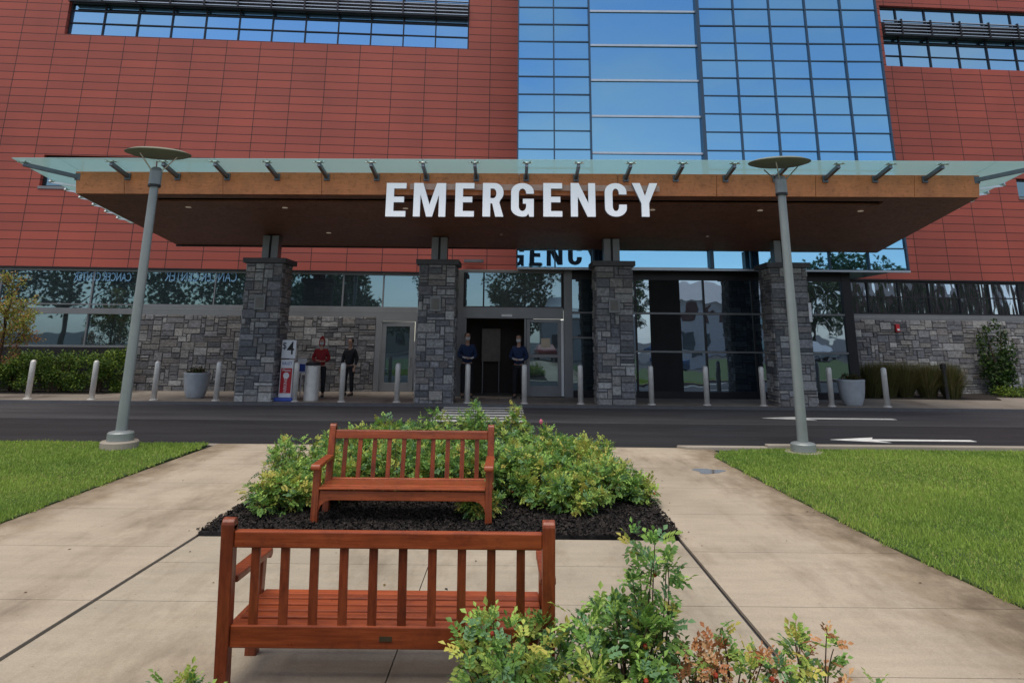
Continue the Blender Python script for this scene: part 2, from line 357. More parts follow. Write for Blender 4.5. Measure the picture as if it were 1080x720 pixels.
# lawns
Lp = [(-60,-14),(-5.26,-14),(-5.24,7.6),(-5.33,10.5),(-5.38,12.5),(-5.40,12.9),(-5.5,13.08),(-60,13.15)]
Rp = [(3.9,-14),(60,-14),(60,13.0),(4.7,12.98),(4.2,12.88),(3.62,12.62),(3.40,12.2),(3.42,11.5),(3.52,9),(3.62,7),(3.8,5.4),(3.9,4)]
for nm, P in (('lawn', Lp), ('lawn', Rp)):
    g = MB(); g.prism(P, -.02, .022); struct(g.build(nm, M_lawn))
def inside(P, X, Y):
    r = np.zeros(len(X), bool); j = len(P)-1
    for i in range(len(P)):
        xi, yi = P[i]; xj, yj = P[j]
        c = ((yi > Y) != (yj > Y)) & (X < (xj-xi)*(Y-yi)/(yj-yi+1e-9)+xi); r ^= c; j = i
    return r
def grass(P, x0, x1, seed):
    rs = np.random.RandomState(seed)
    Xs, Ys, Ws = [], [], []
    for y0, y1, dens, w in ((1.5,6.5,7000,.0052),(6.5,9.5,5000,.007),(9.5,13.05,3200,.010)):
        xa, xb = (max(x0, -y1*.80-.6), x1) if x0 < 0 else (x0, min(x1, y1*.80+.6))
        n = int((xb-xa)*(y1-y0)*dens)
        X = rs.uniform(xa,xb,n); Y = rs.uniform(y0,y1,n)
        jx = X + rs.normal(0,.022,n)+.02*np.sin(Y*9)+.015*np.sin(Y*23); k = inside(P, jx, Y) & (np.abs(X) < Y*.80+.6)
        Xs.append(X[k]); Ys.append(Y[k]); Ws.append(np.full(k.sum(), w))
    X, Y, Wd = map(np.concatenate, (Xs, Ys, Ws)); n = len(X)
    clump = .5+.5*np.sin(X*2.1+1.3*np.sin(Y*1.7))*np.sin(Y*2.6+np.sin(X*3.1))
    mow = .5+.5*np.sin((X*.9+Y*1.9)*1.15)
    patch = np.clip(.5+.9*(np.sin(X*.63+2.1*np.sin(Y*.41))*np.sin(Y*.83+1.4*np.sin(X*.57+.7))+.5*np.sin(X*5.1+Y*2.3)*np.sin(Y*4.7-X*1.9)*.6),0,1)
    h = rs.gamma(7,.0044,n)*(.75+.45*clump); a = rs.uniform(0,2*np.pi,n); la = rs.uniform(0,2*np.pi,n); le = rs.uniform(0,.035,n)
    V = np.zeros((n,3,3), np.float32); dx = np.cos(a)*Wd; dy = np.sin(a)*Wd
    V[:,0] = np.stack([X-dx,Y-dy,np.full(n,.015)],1); V[:,1] = np.stack([X+dx,Y+dy,np.full(n,.015)],1)
    V[:,2] = np.stack([X+np.cos(la)*le,Y+np.sin(la)*le,.02+h],1)
    me = bpy.data.meshes.new('grass'); me.vertices.add(n*3); me.loops.add(n*3); me.polygons.add(n)
    me.vertices.foreach_set('co', V.ravel()); me.loops.foreach_set('vertex_index', np.arange(n*3, dtype=np.int32))
    me.polygons.foreach_set('loop_start', np.arange(0,n*3,3,dtype=np.int32)); me.polygons.foreach_set('loop_total', np.full(n,3,np.int32))
    t = np.clip(.40*rs.rand(n)+.25*clump+.15*mow+.25*patch,0,1)[:,None]
    c0 = np.array([.13,.25,.045]); c1 = np.array([.39,.53,.10]); yel = np.array([.42,.43,.14])
    col = c0*(1-t)+c1*t; yy = (rs.rand(n) < .03+.12*patch**3)[:,None]; col = np.where(yy, yel, col)
    cc = np.repeat(np.concatenate([col, np.ones((n,1))],1), 3, 0).astype(np.float32)
    at = me.color_attributes.new('Col','FLOAT_COLOR','CORNER'); at.data.foreach_set('color', cc.ravel())
    me.materials.append(M_grass); me.update(); me.validate()
    o = bpy.data.objects.new('grass', me); C.objects.link(o); return o
tag(grass(Lp,-14,-5.2,1), 'short mown grass left of the concrete path', 'grass', kind='stuff')
tag(grass(Rp,3.3,13,2), 'short mown grass right of the concrete path', 'grass', kind='stuff')
# mulch bed
bed = [(-3.06,7.33),(1.66,7.42),(1.66,12.6),(-3.06,12.6)]
g = MB(); g.prism(bed, -.02, .035); struct(g.build('mulch_bed', M_mulchb))
g = MB(); g.prism([(-3.04,-3.9),(1.64,-3.9),(1.64,4.18),(-3.04,4.18)], -.02, .03); struct(g.build('front_mulch_bed', M_mulchb))
g = MB(); rnd = random.Random(11)
def chips(n, x0, x1, y0, y1):
    for _ in range(n):
        x, y = rnd.uniform(x0,x1), rnd.uniform(y0,y1); a = rnd.uniform(0,6.28); l = rnd.uniform(.006,.018); w = rnd.uniform(.003,.008); z = .036+rnd.uniform(0,.018)
        c, s_ = math.cos(a), math.sin(a); k = rnd.choice((.006,.01,.014,.02,.03,.045)); t1 = rnd.uniform(-.012,.012); t2 = rnd.uniform(-.012,.012)
        g.add([(x-c*l-s_*w,y-s_*l+c*w,z+t1),(x+c*l-s_*w,y+s_*l+c*w,z+t2),(x+c*l+s_*w,y+s_*l-c*w,z-t1),(x-c*l+s_*w,y-s_*l-c*w,z-t2)], [(0,1,2,3)], (k*1.05,k*.85,k*.75))
chips(26000,-3.09,1.70,7.33,9.2); chips(4000,-3.05,1.65,9.2,12.5)
tag(g.build('mulch', M_chip), 'dark shredded bark mulch in the planting bed', 'mulch', kind='stuff')
g = MB(); rnd = random.Random(5)
for _ in range(70):
    x, y = (rnd.uniform(-5.1,3.6), rnd.uniform(4.6,12.5)) if rnd.random() < .6 else (rnd.choice((rnd.gauss(-3.15,.12), rnd.gauss(1.78,.14))), rnd.uniform(7,11))
    a = rnd.uniform(0,6.28); l = rnd.uniform(.008,.028); w_ = l*.4; k = rnd.choice(((.10,.05,.02),(.03,.02,.015),(.16,.10,.03),(.02,.02,.02)))
    c, s_ = math.cos(a), math.sin(a); g.add([(x-c*l,y-s_*l,.006),(x-s_*w_,y+c*w_,.012),(x+c*l,y+s_*l,.007),(x+s_*w_,y-c*w_,.009)], [(0,1,2,3)], k)
tag(g.build('fallen_leaves', M_chip), 'small fallen leaves and mulch bits scattered on the concrete', 'debris', kind='stuff')
# puddle and painted marks
g = MB(); n = 22; pp = []
for k in range(n):
    a = 2*math.pi*k/n; r = 1+.22*math.sin(3*a+1)+.12*math.sin(5*a); pp.append((2.95+.22*r*math.cos(a), 10.95+.20*r*math.sin(a)))
g.prism(pp, .003, .0065)
m, nt, p, N, L = new_mat('water'); p.inputs['Base Color'].default_value = (.16,.14,.12,1); p.inputs['Roughness'].default_value = .08
M_water = m; struct(g.build('puddle', M_water))
g = MB()
y = 16.95
while y < 20.1:
    g.box(-1.9, y, .001, .32, y+.26, .006); y += .62
struct(g.build('crosswalk', M_paint))
def arrow(xh, yc, ln, hw, sw):
    g = MB(org=(xh,yc,0)); hl = ln*.36
    g.prism([(xh,yc),(xh+hl,yc-hw),(xh+hl*.86,yc-sw),(xh+ln,yc-sw),(xh+ln,yc+sw),(xh+hl*.86,yc+sw),(xh+hl,yc+hw)], .001, .006)
    return struct(g.build('lane_arrow', M_paint))
arrow(6.35,18.25,3.35,.42,.12); arrow(6.35,14.45,2.85,.36,.10)
g = MB()
for _ in range(10): 
    pass
g.box(-60,16.846,.0005,60,16.875,.003); struct(g.build('lane_seam', M_kerbd))

# ---------------------------------------------------------------- building
WY = lambda x: 25.0 + .07*x
ang = math.atan(.07)
BO = (0, 25.0, 0)
bld = empty('hospital_building', BO, 'red terracotta panel hospital with blue glass tower behind the entrance canopy', 'building')
def wbox(mb, x0, x1, z0, z1, d0, d1, col=None):
    # box on the skewed wall: d = distance in front of the wall plane (negative = behind)
    mb.hexa([(x0,WY(x0)-d1,z0),(x1,WY(x1)-d1,z0),(x1,WY(x1)-d0,z0),(x0,WY(x0)-d0,z0),
             (x0,WY(x0)-d1,z1),(x1,WY(x1)-d1,z1),(x1,WY(x1)-d0,z1),(x0,WY(x0)-d0,z1)], col)
XL, XR, ZT = -36.0, 40.0, 27.0
b = MB(BO)
wins = [(-17.0,-1.80,12.92,15.6), (15.2,33,12.85,15.55), (-16.95,-10.9,7.05,8.2), (19.95,33,7.5,8.25)]
xs = sorted({XL,XR,*[w[0] for w in wins],*[w[1] for w in wins]}); zs = sorted({4.19,ZT,*[w[2] for w in wins],*[w[3] for w in wins]})
for i in range(len(xs)-1):
    for j in range(len(zs)-1):
        xm, zm = (xs[i]+xs[i+1])/2, (zs[j]+zs[j+1])/2
        if any(w[0] < xm < w[1] and w[2] < zm < w[3] for w in wins): continue
        wbox(b, xs[i], xs[i+1], zs[j], zs[j+1], -.32, 0)
b.build('wall', M_terra, bld)
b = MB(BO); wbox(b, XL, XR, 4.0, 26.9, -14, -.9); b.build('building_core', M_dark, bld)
b = MB(BO); wbox(b, XL-.1, XR+.1, ZT, ZT+.35, -14, .12); b.build('roof', M_capstone, bld)

def strip_window(x0, x1, z0, z1, mulx, mulz, g_mat, rec=.20, fr=M_dframe, mw=.045, louvre=None, sill=None, doublepanes=False):
    f = MB(BO)
    wbox(f, x0, x1, z0, z0+.06, -rec-.06, -rec+.05); wbox(f, x0, x1, z1-.08, z1, -rec-.06, -rec+.05)
    wbox(f, x0, x0+.06, z0+.06, z1-.08, -rec-.06, -rec+.05); wbox(f, x1-.06, x1, z0+.06, z1-.08, -rec-.06, -rec+.05)
    zc = [z0+.06] + list(mulz) + [z1-.08]
    for z in mulz: wbox(f, x0+.06, x1-.06, z-.02, z+.02, -rec-.05, -rec+.035)
    for x in mulx:
        for a, c in zip(zc[:-1], zc[1:]): wbox(f, x-mw/2, x+mw/2, a+.021 if a != zc[0] else a, c-.021 if c != zc[-1] else c, -rec-.05, -rec+.045)
    w = f.build('window', fr, bld)
    gl = MB(BO); rr = random.Random(int(x0*7+z0*3)); xe = [x0+.06] + list(mulx) + [x1-.06]
    for a, c in zip(xe[:-1], xe[1:]):
        for za, zb in zip(zc[:-1], zc[1:]):
            t = [rr.uniform(-.006,.006) for _ in range(4)]; d = rec+.015
            gl.add([(a,WY(a)+d+t[0],za),(c,WY(c)+d+t[1],za),(c,WY(c)+d+t[1]+t[2],zb),(a,WY(a)+d+t[0]+t[2],zb)], [(0,1,2,3)])
    gl.build('pane', g_mat, w)
    if sill:
        sb = MB(BO); wbox(sb, x0-.02, x1+.02, z0-.10, z0-.002, -rec+.06, .03); sb.build('sill', sill, w)
    return w
def rng(a, b, s):
    out = []; x = a
    while x < b-1e-6: out.append(x); x += s
    return out
def louvres(w, x0, x1, z0, z1, bays):
    lv = MB(BO)
    n = 5
    for k in range(n):
        z = z0+.05+(z1-z0-.1)*k/(n-1)
        lv.hexa([(x0,WY(x0)-.16,z-.012),(x1,WY(x1)-.16,z-.012),(x1,WY(x1)-.03,z+.004),(x0,WY(x0)-.03,z+.004),
                 (x0,WY(x0)-.16,z+.016),(x1,WY(x1)-.16,z+.016),(x1,WY(x1)-.03,z+.032),(x0,WY(x0)-.03,z+.032)])
    lv.build('louvre', M_silver, w)
    lb = MB(BO)
    for x in bays: wbox(lb, x-.03, x+.03, z0-.02, z1+.02, -.06, .19)
    wbox(lb, x0, x1, z0-.05, z0-.02, .06, .18)
    lb.build('louvre_bracket', M_dframe, w)
    bk = MB(BO); wbox(bk, x0, x1, z0, z1, -.19, -.12); bk.build('spandrel', M_dframe, w)
mx = rng(-17.0+1.26, -1.9, 1.262)
w = strip_window(-17.0,-1.80,12.92,15.6, mx, [13.47,13.98,14.75], M_stripg); louvres(w, -16.95, -1.85, 14.24, 14.90, mx)
mx = rng(15.98, 32.9, 1.262)
w = strip_window(15.2,33.0,12.85,15.55, mx, [13.38,13.93,14.76], M_stripg); louvres(w, 15.25, 32.9, 14.20, 14.86, mx)
strip_window(-16.95,-10.9,7.05,8.2, rng(-15.7,-11,1.257), [], M_lowg, sill=M_frame)
strip_window(19.95,33,7.5,8.25, rng(21.2,32.9,1.257), [], M_lowg, sill=M_frame)
# ground-floor ribbon windows (4.19 down to 2.9)
def hdr(x0, x1):
    h = MB(BO); wbox(h, x0, x1, 4.12, 4.19, -.30, .03); return h
strip_window(-36,-13.1,1.50,4.15, [-30,-25,-20.4,-17.7,-14.65], [2.93], M_lowg, .14, M_frame, .05)
strip_window(-13.1,-8.0,2.90,4.15, [-10.5], [], M_lowg, .14, M_frame, .04, sill=M_frame)
strip_window(-8.0,-3.30,2.90,4.15, [-6.05,-4.63], [], M_lowg, .14, M_frame, .05, sill=M_frame)
strip_window(10.95,40,2.90,4.15, rng(12.19,39,1.20), [3.55], M_ribbon, .14, M_dframe, .03, sill=M_frame)
b = MB(BO); wbox(b, XL, -2.7, 2.60, 2.795, -.3, .02); wbox(b, 10.95, XR, 2.70, 2.795, -.3, .02); b.build('lintel', M_frame, bld)
b = MB(BO); wbox(b, XL, XR, 4.152, 4.188, -.3, .03); b.build('flashing', M_dframe, bld)
b = MB(BO); wbox(b, XL, -13.1, .0, 1.49, -.3, -.01); b.build('plinth', M_dframe, bld)

# ---------------------------------------------------------------- ashlar stone
SC = [(.235,.235,.25),(.19,.19,.205),(.28,.28,.285),(.205,.20,.20),(.14,.145,.16),(.24,.23,.22),(.36,.36,.36),(.17,.17,.185),(.22,.205,.20),(.30,.29,.28)]
def ashlar(mb, o, u, n, w, h, seed, cw=.15, ch=.125, bright=1.0, cut=None):
    """lay random coursed stones on the rectangle o + u*w + z*h, facing n"""
    rr = random.Random(seed); o = Vector(o); u = Vector(u).normalized(); n = Vector(n).normalized()
    nx, nz = max(1, round(w/cw)), max(1, round(h/ch)); cw, ch = w/nx, h/nz
    occ = [[False]*nx for _ in range(nz)]
    for j in range(nz):
        for i in range(nx):
            if occ[j][i]: continue
            bw = rr.choice((1,2,2,3,3,4)); bh = rr.choice((1,1,2,2,2,3))
            bw = min(bw, nx-i); bh = min(bh, nz-j)
            while any(occ[j][i+k] for k in range(bw)): bw -= 1
            while any(occ[j+l][i+k] for l in range(bh) for k in range(bw)): bh -= 1
            if i+bw == nx-1 and not occ[j][nx-1] and rr.random() < .8 and not any(occ[j+l][nx-1] for l in range(bh)): bw += 1
            for l in range(bh):
                for k in range(bw): occ[j+l][i+k] = True
            if cut and cut(i*cw, (i+bw)*cw, j*ch, (j+bh)*ch): continue
            c = rr.choice(SC); s = rr.uniform(.75,1.3)*bright; col = tuple(x*s for x in c)
            gp = .007; d = rr.uniform(.012,.042); e = .012
            a0, a1, b0, b1 = i*cw+gp, (i+bw)*cw-gp, j*ch+gp, (j+bh)*ch-gp
            P = lambda a, b_, dd: o + u*a + Vector((0,0,b_)) + n*dd
            t = [rr.uniform(-.006,.006) for _ in range(4)]
            mb.add([P(a0,b0,-.01),P(a1,b0,-.01),P(a1,b1,-.01),P(a0,b1,-.01),
                    P(a0+e,b0+e,d+t[0]),P(a1-e,b0+e,d+t[1]),P(a1-e,b1-e,d+t[2]),P(a0+e,b1-e,d+t[3])],
                   [(4,5,6,7),(0,1,5,4),(1,2,6,5),(2,3,7,6),(3,0,4,7)], col)
def stone_wall(x0, x1, z1, seed, org=BO, dep=.02, br=1.0, name='stone_wall', cut=None):
    b = MB(BO); b.mi = 1
    wbox(b, x0, x1, 0, z1, -.32, dep)
    b.mi = 0
    u = Vector((1,.07,0)).normalized(); n = Vector((.07,-1,0)).normalized()
    L_ = (x1-x0)*math.sqrt(1+.07**2)
    ashlar(b, (x0, WY(x0)-dep-.002, .06), u, n, L_, z1-.06, seed, .145, .09, br)
    return b.build(name, [M_stone, M_mortar], bld)
stone_wall(-13.1,-4.80,2.60, 5, br=.72)  # stone toned down, canopy shade put into its colour
stone_wall(11.30,40,2.70, 6, br=.95)
# service door in the recess
def glazed_leaf(parent, org, x0, x1, z0, z1, Y, fw=.12, mid=None, gm=M_lowg, fm=M_frame, kick=.0, skew=False):
    f = MB(org); Yf = Y
    f.box(x0,Yf-.03,z0,x0+fw,Yf+.03,z1); f.box(x1-fw,Yf-.03,z0,x1,Yf+.03,z1)
    f.box(x0+fw,Yf-.03,z1-fw,x1-fw,Yf+.03,z1); f.box(x0+fw,Yf-.03,z0,x1-fw,Yf+.03,z0+fw+kick)
    if mid: f.box(x0+fw,Yf-.028,mid-.05,x1-fw,Yf+.028,mid+.05)
    o = f.build('door', fm, parent, bevel=.006)
    gl = MB(org); gl.box(x0+fw,Yf-.006,z0+fw+kick,x1-fw,Yf+.006,z1-fw); gl.build('pane', gm, o)
    return o
b = MB(BO)
wbox(b,-4.80,-4.62,.08,2.60,-.30,.03); wbox(b,-3.42,-2.7,.08,2.60,-.30,.03); wbox(b,-4.62,-3.42,2.46,2.60,-.30,.03)
b.build('door_frame', M_frame, bld)
d = glazed_leaf(bld, BO, -4.60,-3.44,.09,2.45, 24.74, .17, None, M_lowg, M_frame, .12)
h = MB(BO); h.tube([(-3.55,24.66,.95),(-3.55,24.66,1.25)], .014, 8); h.box(-3.56,24.66,.97,-3.54,24.72,.99); h.box(-3.56,24.66,1.21,-3.54,24.72,1.23); h.build('handle', M_spider, d)

# ---------------------------------------------------------------- entrance vestibule (Y = 23)
VY = 23.0
b = MB(BO)
# grey posts and rails of the portal
b.box(-2.75,VY-.06,.08,-1.62,VY+.16,4.13)            # pier by the column
b.box(-1.62,VY-.08,2.54,1.68,VY+.14,2.90)            # header
b.box(-1.62,VY-.05,4.03,1.68,VY+.14,4.13)            # head above the transom
b.box(1.70,VY-.08,.08,1.98,VY+.16,4.13)              # wide mullion
b.box(-1.62,VY-.05,.08,-1.50,VY+.12,2.54)
b.box(.40,VY-.02,.08,.47,VY+.12,2.54)
b.build('portal', M_frame, bld, bevel=.006)
b = MB(BO); b.box(1.60,VY-.10,.12,1.685,VY-.082+.0,2.50); b.box(-.35,VY-.11,2.60,.0,VY-.082,2.67); b.build('portal_trim', M_white, bld)
f = MB(BO)
for x in (-1.62,-.98,1.62): f.box(x,VY-.03,2.902,x+.05,VY+.05,4.028)
f.box(-1.62,VY-.025,2.9025,1.67,VY+.045,2.93)
w = f.build('window', M_dframe, bld)
gl = MB(BO); gl.box(-1.57,VY+.0,2.90,1.64,VY+.012,4.03); gl.build('pane', M_lowg, w)
dr = glazed_leaf(bld, BO, .48, 1.60, .10, 2.53, VY+.0, .11, 1.36, M_lowg, M_frame, .22)
dr['label'] = 'fixed glazed door leaf'
st = MB(BO); st.box(.95,VY-.012,1.62,1.25,VY-.008,1.92); st.build('notice', plain('notice_paper', (.6,.5,.38), .7), dr)
# dark lobby behind the open doorway
b = MB(BO)
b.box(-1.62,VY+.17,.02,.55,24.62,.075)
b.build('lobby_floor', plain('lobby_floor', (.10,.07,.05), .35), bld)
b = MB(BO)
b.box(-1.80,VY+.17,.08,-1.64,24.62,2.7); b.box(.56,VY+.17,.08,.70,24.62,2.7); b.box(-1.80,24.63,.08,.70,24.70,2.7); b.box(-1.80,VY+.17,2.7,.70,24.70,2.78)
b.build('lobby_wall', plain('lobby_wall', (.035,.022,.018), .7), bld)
# side window 1.98-2.75 and the glazed front to the right
def front_glass(x0, x1, muls, rails, base=.30, gm=M_lowg, panel=None):
    f = MB(BO)
    f.box(x0,VY-.04,.08,x1,VY+.08,base); f.box(x0,VY-.04,3.84,x1,VY+.08,4.13)
    rl = [base] + rails + [3.84]
    for r_ in rails: f.box(x0,VY-.05,r_-.035,x1,VY+.06,r_+.035)
    for m_ in muls:
        for a, c in zip(rl[:-1], rl[1:]): f.box(m_-.025,VY-.045,a+(.036 if a != base else 0),m_+.025,VY+.06,c-(.036 if c != 3.84 else 0))
    w = f.build('window', M_dframe, bld)
    rt = MB(BO)
    for r_ in rails: rt.box(x0+.001,VY-.064,r_-.028,x1-.001,VY-.052,r_+.028)
    rt.build('transom', M_frame, w)
    gl = MB(BO); e = [x0] + muls + [x1]; rr = random.Random(int(x0*10))
    for a, c in zip(e[:-1], e[1:]):
        for za, zb in zip(rl[:-1], rl[1:]):
            t = rr.uniform(-.012,.012); t2 = rr.uniform(-.010,.010)
            gl.add([(a,VY+.015+t,za),(c,VY+.015-t,za),(c,VY+.015-t+t2,zb),(a,VY+.015+t+t2,zb)], [(0,1,2,3)])
    gl.build('pane', gm, w); return w
front_glass(1.985,2.95,[],[1.95,2.75])
front_glass(2.95,10.95,[4.08,6.35,7.95,9.3],[1.53,2.75], gm=M_wavyg)
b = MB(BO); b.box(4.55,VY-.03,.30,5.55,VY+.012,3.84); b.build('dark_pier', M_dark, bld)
b = MB(BO); b.box(10.95,VY-.06,.08,11.25,26.2,4.13); b.build('corner_pier', M_dframe, bld)
b = MB(BO); b.box(-2.75,VY+.16,4.0,10.95,25.0,4.12); b.build('vestibule_roof', M_dframe, bld)
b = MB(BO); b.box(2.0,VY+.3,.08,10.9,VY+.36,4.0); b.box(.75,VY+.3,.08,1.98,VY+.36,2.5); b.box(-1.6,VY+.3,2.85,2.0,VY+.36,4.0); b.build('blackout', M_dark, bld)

# ---------------------------------------------------------------- glass tower (Y = 22.3)
TY = 22.3; TX0, TX1, TZ0, TZ1 = .14, 12.86, 4.15, 26.5
tw = MB(BO); tw.box(TX0+.05,TY+.10,TZ0+.03,TX1-.05,26.4,TZ1-.05)
tower = tw.build('glass_tower', M_mull, bld)
xv_ = [TX0,1.38,2.63]; xr_ = [6.50,7.77,9.04,10.32,11.59,TX1]
zr = [TZ0+.62*0]; zz = [4.15,4.76,5.40,6.04,6.68,7.32,8.12-.16]
zl = rng(4.15+.0, TZ1+.1, .654)
# measured lines: 8.155 8.79 9.47 10.13 10.79 11.46 12.11 12.76 13.39
zl = [8.14+.655*k for k in range(-6, 29)]; zl = [TZ0] + [z for z in zl if z > TZ0+.3 and z < TZ1-.2] + [TZ1]
ml = MB(BO)
for x in (TX0,1.38): ml.box(x-.022,TY-.05,TZ0,x+.022,TY+.10,TZ1)
for x in (7.77,9.04,10.32,11.59): ml.box(x-.028,TY-.06,TZ0,x+.028,TY+.10,TZ1)
ml.box(2.60,TY-.10,TZ0,2.66,TY+.10,TZ1); ml.box(6.40,TY-.16,TZ0,6.52,TY+.10,TZ1)
ml.box(TX1-.03,TY-.05,TZ0,TX1+.03,TY+.10,TZ1)
for z in zl:
    ml.box(TX0+.023,TY-.035,z-.020,1.357,TY+.05,z+.020); ml.box(1.403,TY-.035,z-.020,2.598,TY+.05,z+.020)
    for a, c in zip([6.522]+[x+.029 for x in (7.77,9.04,10.32,11.59)], [x-.029 for x in (7.77,9.04,10.32,11.59,TX1+.0)]): ml.box(a,TY-.035,z-.020,c,TY+.05,z+.020)
ml.build('mullion', M_mull, tower)
sv = MB(BO)
big = [8.02+1.305*k for k in range(-3, 15)]; big = [TZ0]+[z for z in big if TZ0+.3 < z < TZ1]+[TZ1]
for z in big: sv.box(2.662,TY-.06,z-.035,6.398,TY+.05,z+.035)
sv.box(TX0,TY-.07,TZ0-.06,TX1+.03,TY+.10,TZ0-.002)
sv.build('silver_transom', M_silver, tower)
rr = random.Random(8)
def pane(a, c, za, zb, amp=.006):
    g_ = MB(BO); t = rr.uniform(-amp,amp); t2 = rr.uniform(-amp,amp)
    g_.add([(a,TY+.0+t,za),(c,TY+.0-t,za),(c,TY+.0-t+t2,zb),(a,TY+.0+t+t2,zb)], [(0,1,2,3)])
    return g_
ZV = 15.6   # above this nothing is in frame: one sheet
cnt = 0
for cols in ((TX0,1.38,2.63), xr_):
    for a, c in zip(cols[:-1], cols[1:]):
        for za, zb in zip(zl[:-1], zl[1:]):
            if zb < 4.7+.2 or (7.0 < zb < ZV): pane(a,c,za,zb).build('pane', M_towerg, tower); cnt += 1
for za, zb in zip(big[:-1], big[1:]):
    if zb > 7 and za < ZV: pane(2.64,6.45,za,zb,.01).build('pane', M_towerg, tower)
g_ = MB(BO)
for cols in ((TX0,2.63),(2.63,6.45),(6.45,TX1)):
    g_.add([(cols[0],TY+.02,4.16),(cols[1],TY+.02,4.16),(cols[1],TY+.02,TZ1),(cols[0],TY+.02,TZ1)], [(0,1,2,3)])
g_.build('backing_glass', M_towerg, tower)

# ---------------------------------------------------------------- canopy
CO = (0,17.0,0)
can = empty('entrance_canopy', CO, 'wide timber clad entrance canopy with glass eave and stone columns', 'canopy')
FL = (-11.13,17.0,5.39); FR = (11.85,17.0,5.49); FLt = (-11.22,17.0,5.96); FRt = (11.93,17.0,6.06)
BL = (-11.03,22.28,4.80); BR = (11.90,22.28,4.73)
def lerp(a, b, t): return tuple(a[i]+(b[i]-a[i])*t for i in range(3))
b = MB(CO)
n = 12
for k in range(12):
    pass
seams = [-11.17,-9.93]+[-9.93+2.52*k for k in range(1,9)]+[11.89]
for a, c in zip(seams[:-1], seams[1:]):
    ta, tc = (a+11.17)/23.06, (c+11.17)/23.06
    p0, p1, p2, p3 = lerp(FL,FR,ta), lerp(FL,FR,tc), lerp(FLt,FRt,tc), lerp(FLt,FRt,ta)
    gp = .006
    p0 = (p0[0]+gp,p0[1],p0[2]); p3 = (p3[0]+gp,p3[1],p3[2]); p1 = (p1[0]-gp,p1[1],p1[2]); p2 = (p2[0]-gp,p2[1],p2[2])
    q = lambda p_: (p_[0],p_[1]+.06,p_[2])
    b.hexa([p0,p1,q(p1),q(p0),p3,p2,q(p2),q(p3)])
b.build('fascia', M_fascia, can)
def sof(x, y):   # soffit height at a plan point
    t = (x+11.13)/22.98; zf = 5.39+.10*t; zb = 4.80-.07*t
    return zf+(zb-zf)*(y-17.0)/5.28
b = MB(CO)
def sof_quad(mb, x0, x1, y0, y1a, y1b, dz=0, th=.05):
    mb.hexa([(x0,y0,sof(x0,y0)+dz),(x1,y0,sof(x1,y0)+dz),(x1,y1b,sof(x1,y1b)+dz),(x0,y1a,sof(x0,y1a)+dz),
             (x0,y0,sof(x0,y0)+dz+th),(x1,y0,sof(x1,y0)+dz+th),(x1,y1b,sof(x1,y1b)+dz+th),(x0,y1a,sof(x0,y1a)+dz+th)])
# front border strip, then slot, then the main field (side borders run full depth)
sof_quad(b, -11.13, 11.85, 17.06, 17.34, 17.34)
sof_quad(b, -11.13, -9.3, 17.34, 17.62, 17.62); sof_quad(b, 9.6, 11.85, 17.34, 17.62, 17.62)
th = .05; y0 = 17.62
b.hexa([(-11.13,y0,sof(-11.13,y0)),(11.85,y0,sof(11.85,y0)),BR,BL,(-11.13,y0,sof(-11.13,y0)+th),(11.85,y0,sof(11.85,y0)+th),(BR[0],BR[1],BR[2]+th),(BL[0],BL[1],BL[2]+th)])
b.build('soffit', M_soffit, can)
b = MB(CO); sof_quad(b, -9.3, 9.6, 17.34, 17.62, 17.62, .14, .03); b.build('light_slot', M_recess, can)
b = MB(CO)
b.hexa([(FL[0]-.02,17.06,5.42),(FL[0]+.02,17.06,5.42),(BL[0]+.02,22.28,4.83),(BL[0]-.02,22.28,4.83),(FLt[0],17.06,5.95),(FLt[0]+.05,17.06,5.95),(BL[0]+.02,22.28,5.15),(BL[0]-.02,22.28,5.15)])
b.hexa([(FR[0]-.02,17.06,5.52),(FR[0]+.02,17.06,5.52),(BR[0]+.02,22.28,4.77),(BR[0]-.02,22.28,4.77),(FRt[0]-.05,17.06,6.05),(FRt[0],17.06,6.05),(BR[0]+.02,22.28,5.15),(BR[0]-.02,22.28,5.15)])
b.build('side_board', M_fascia, can)
b = MB(CO); b.box(BL[0],22.285,4.74,.10,22.36,5.14); b.build('rear_beam', M_dframe, can)
b = MB(CO); b.hexa([(FLt[0]+.06,17.07,5.88),(FRt[0]-.06,17.07,5.98),(BR[0]-.03,22.27,5.08),(BL[0]+.03,22.27,5.08),(FLt[0]+.06,17.07,5.93),(FRt[0]-.06,17.07,6.03),(BR[0]-.03,22.27,5.13),(BL[0]+.03,22.27,5.13)]); b.build('roof_deck', M_capstone, can)
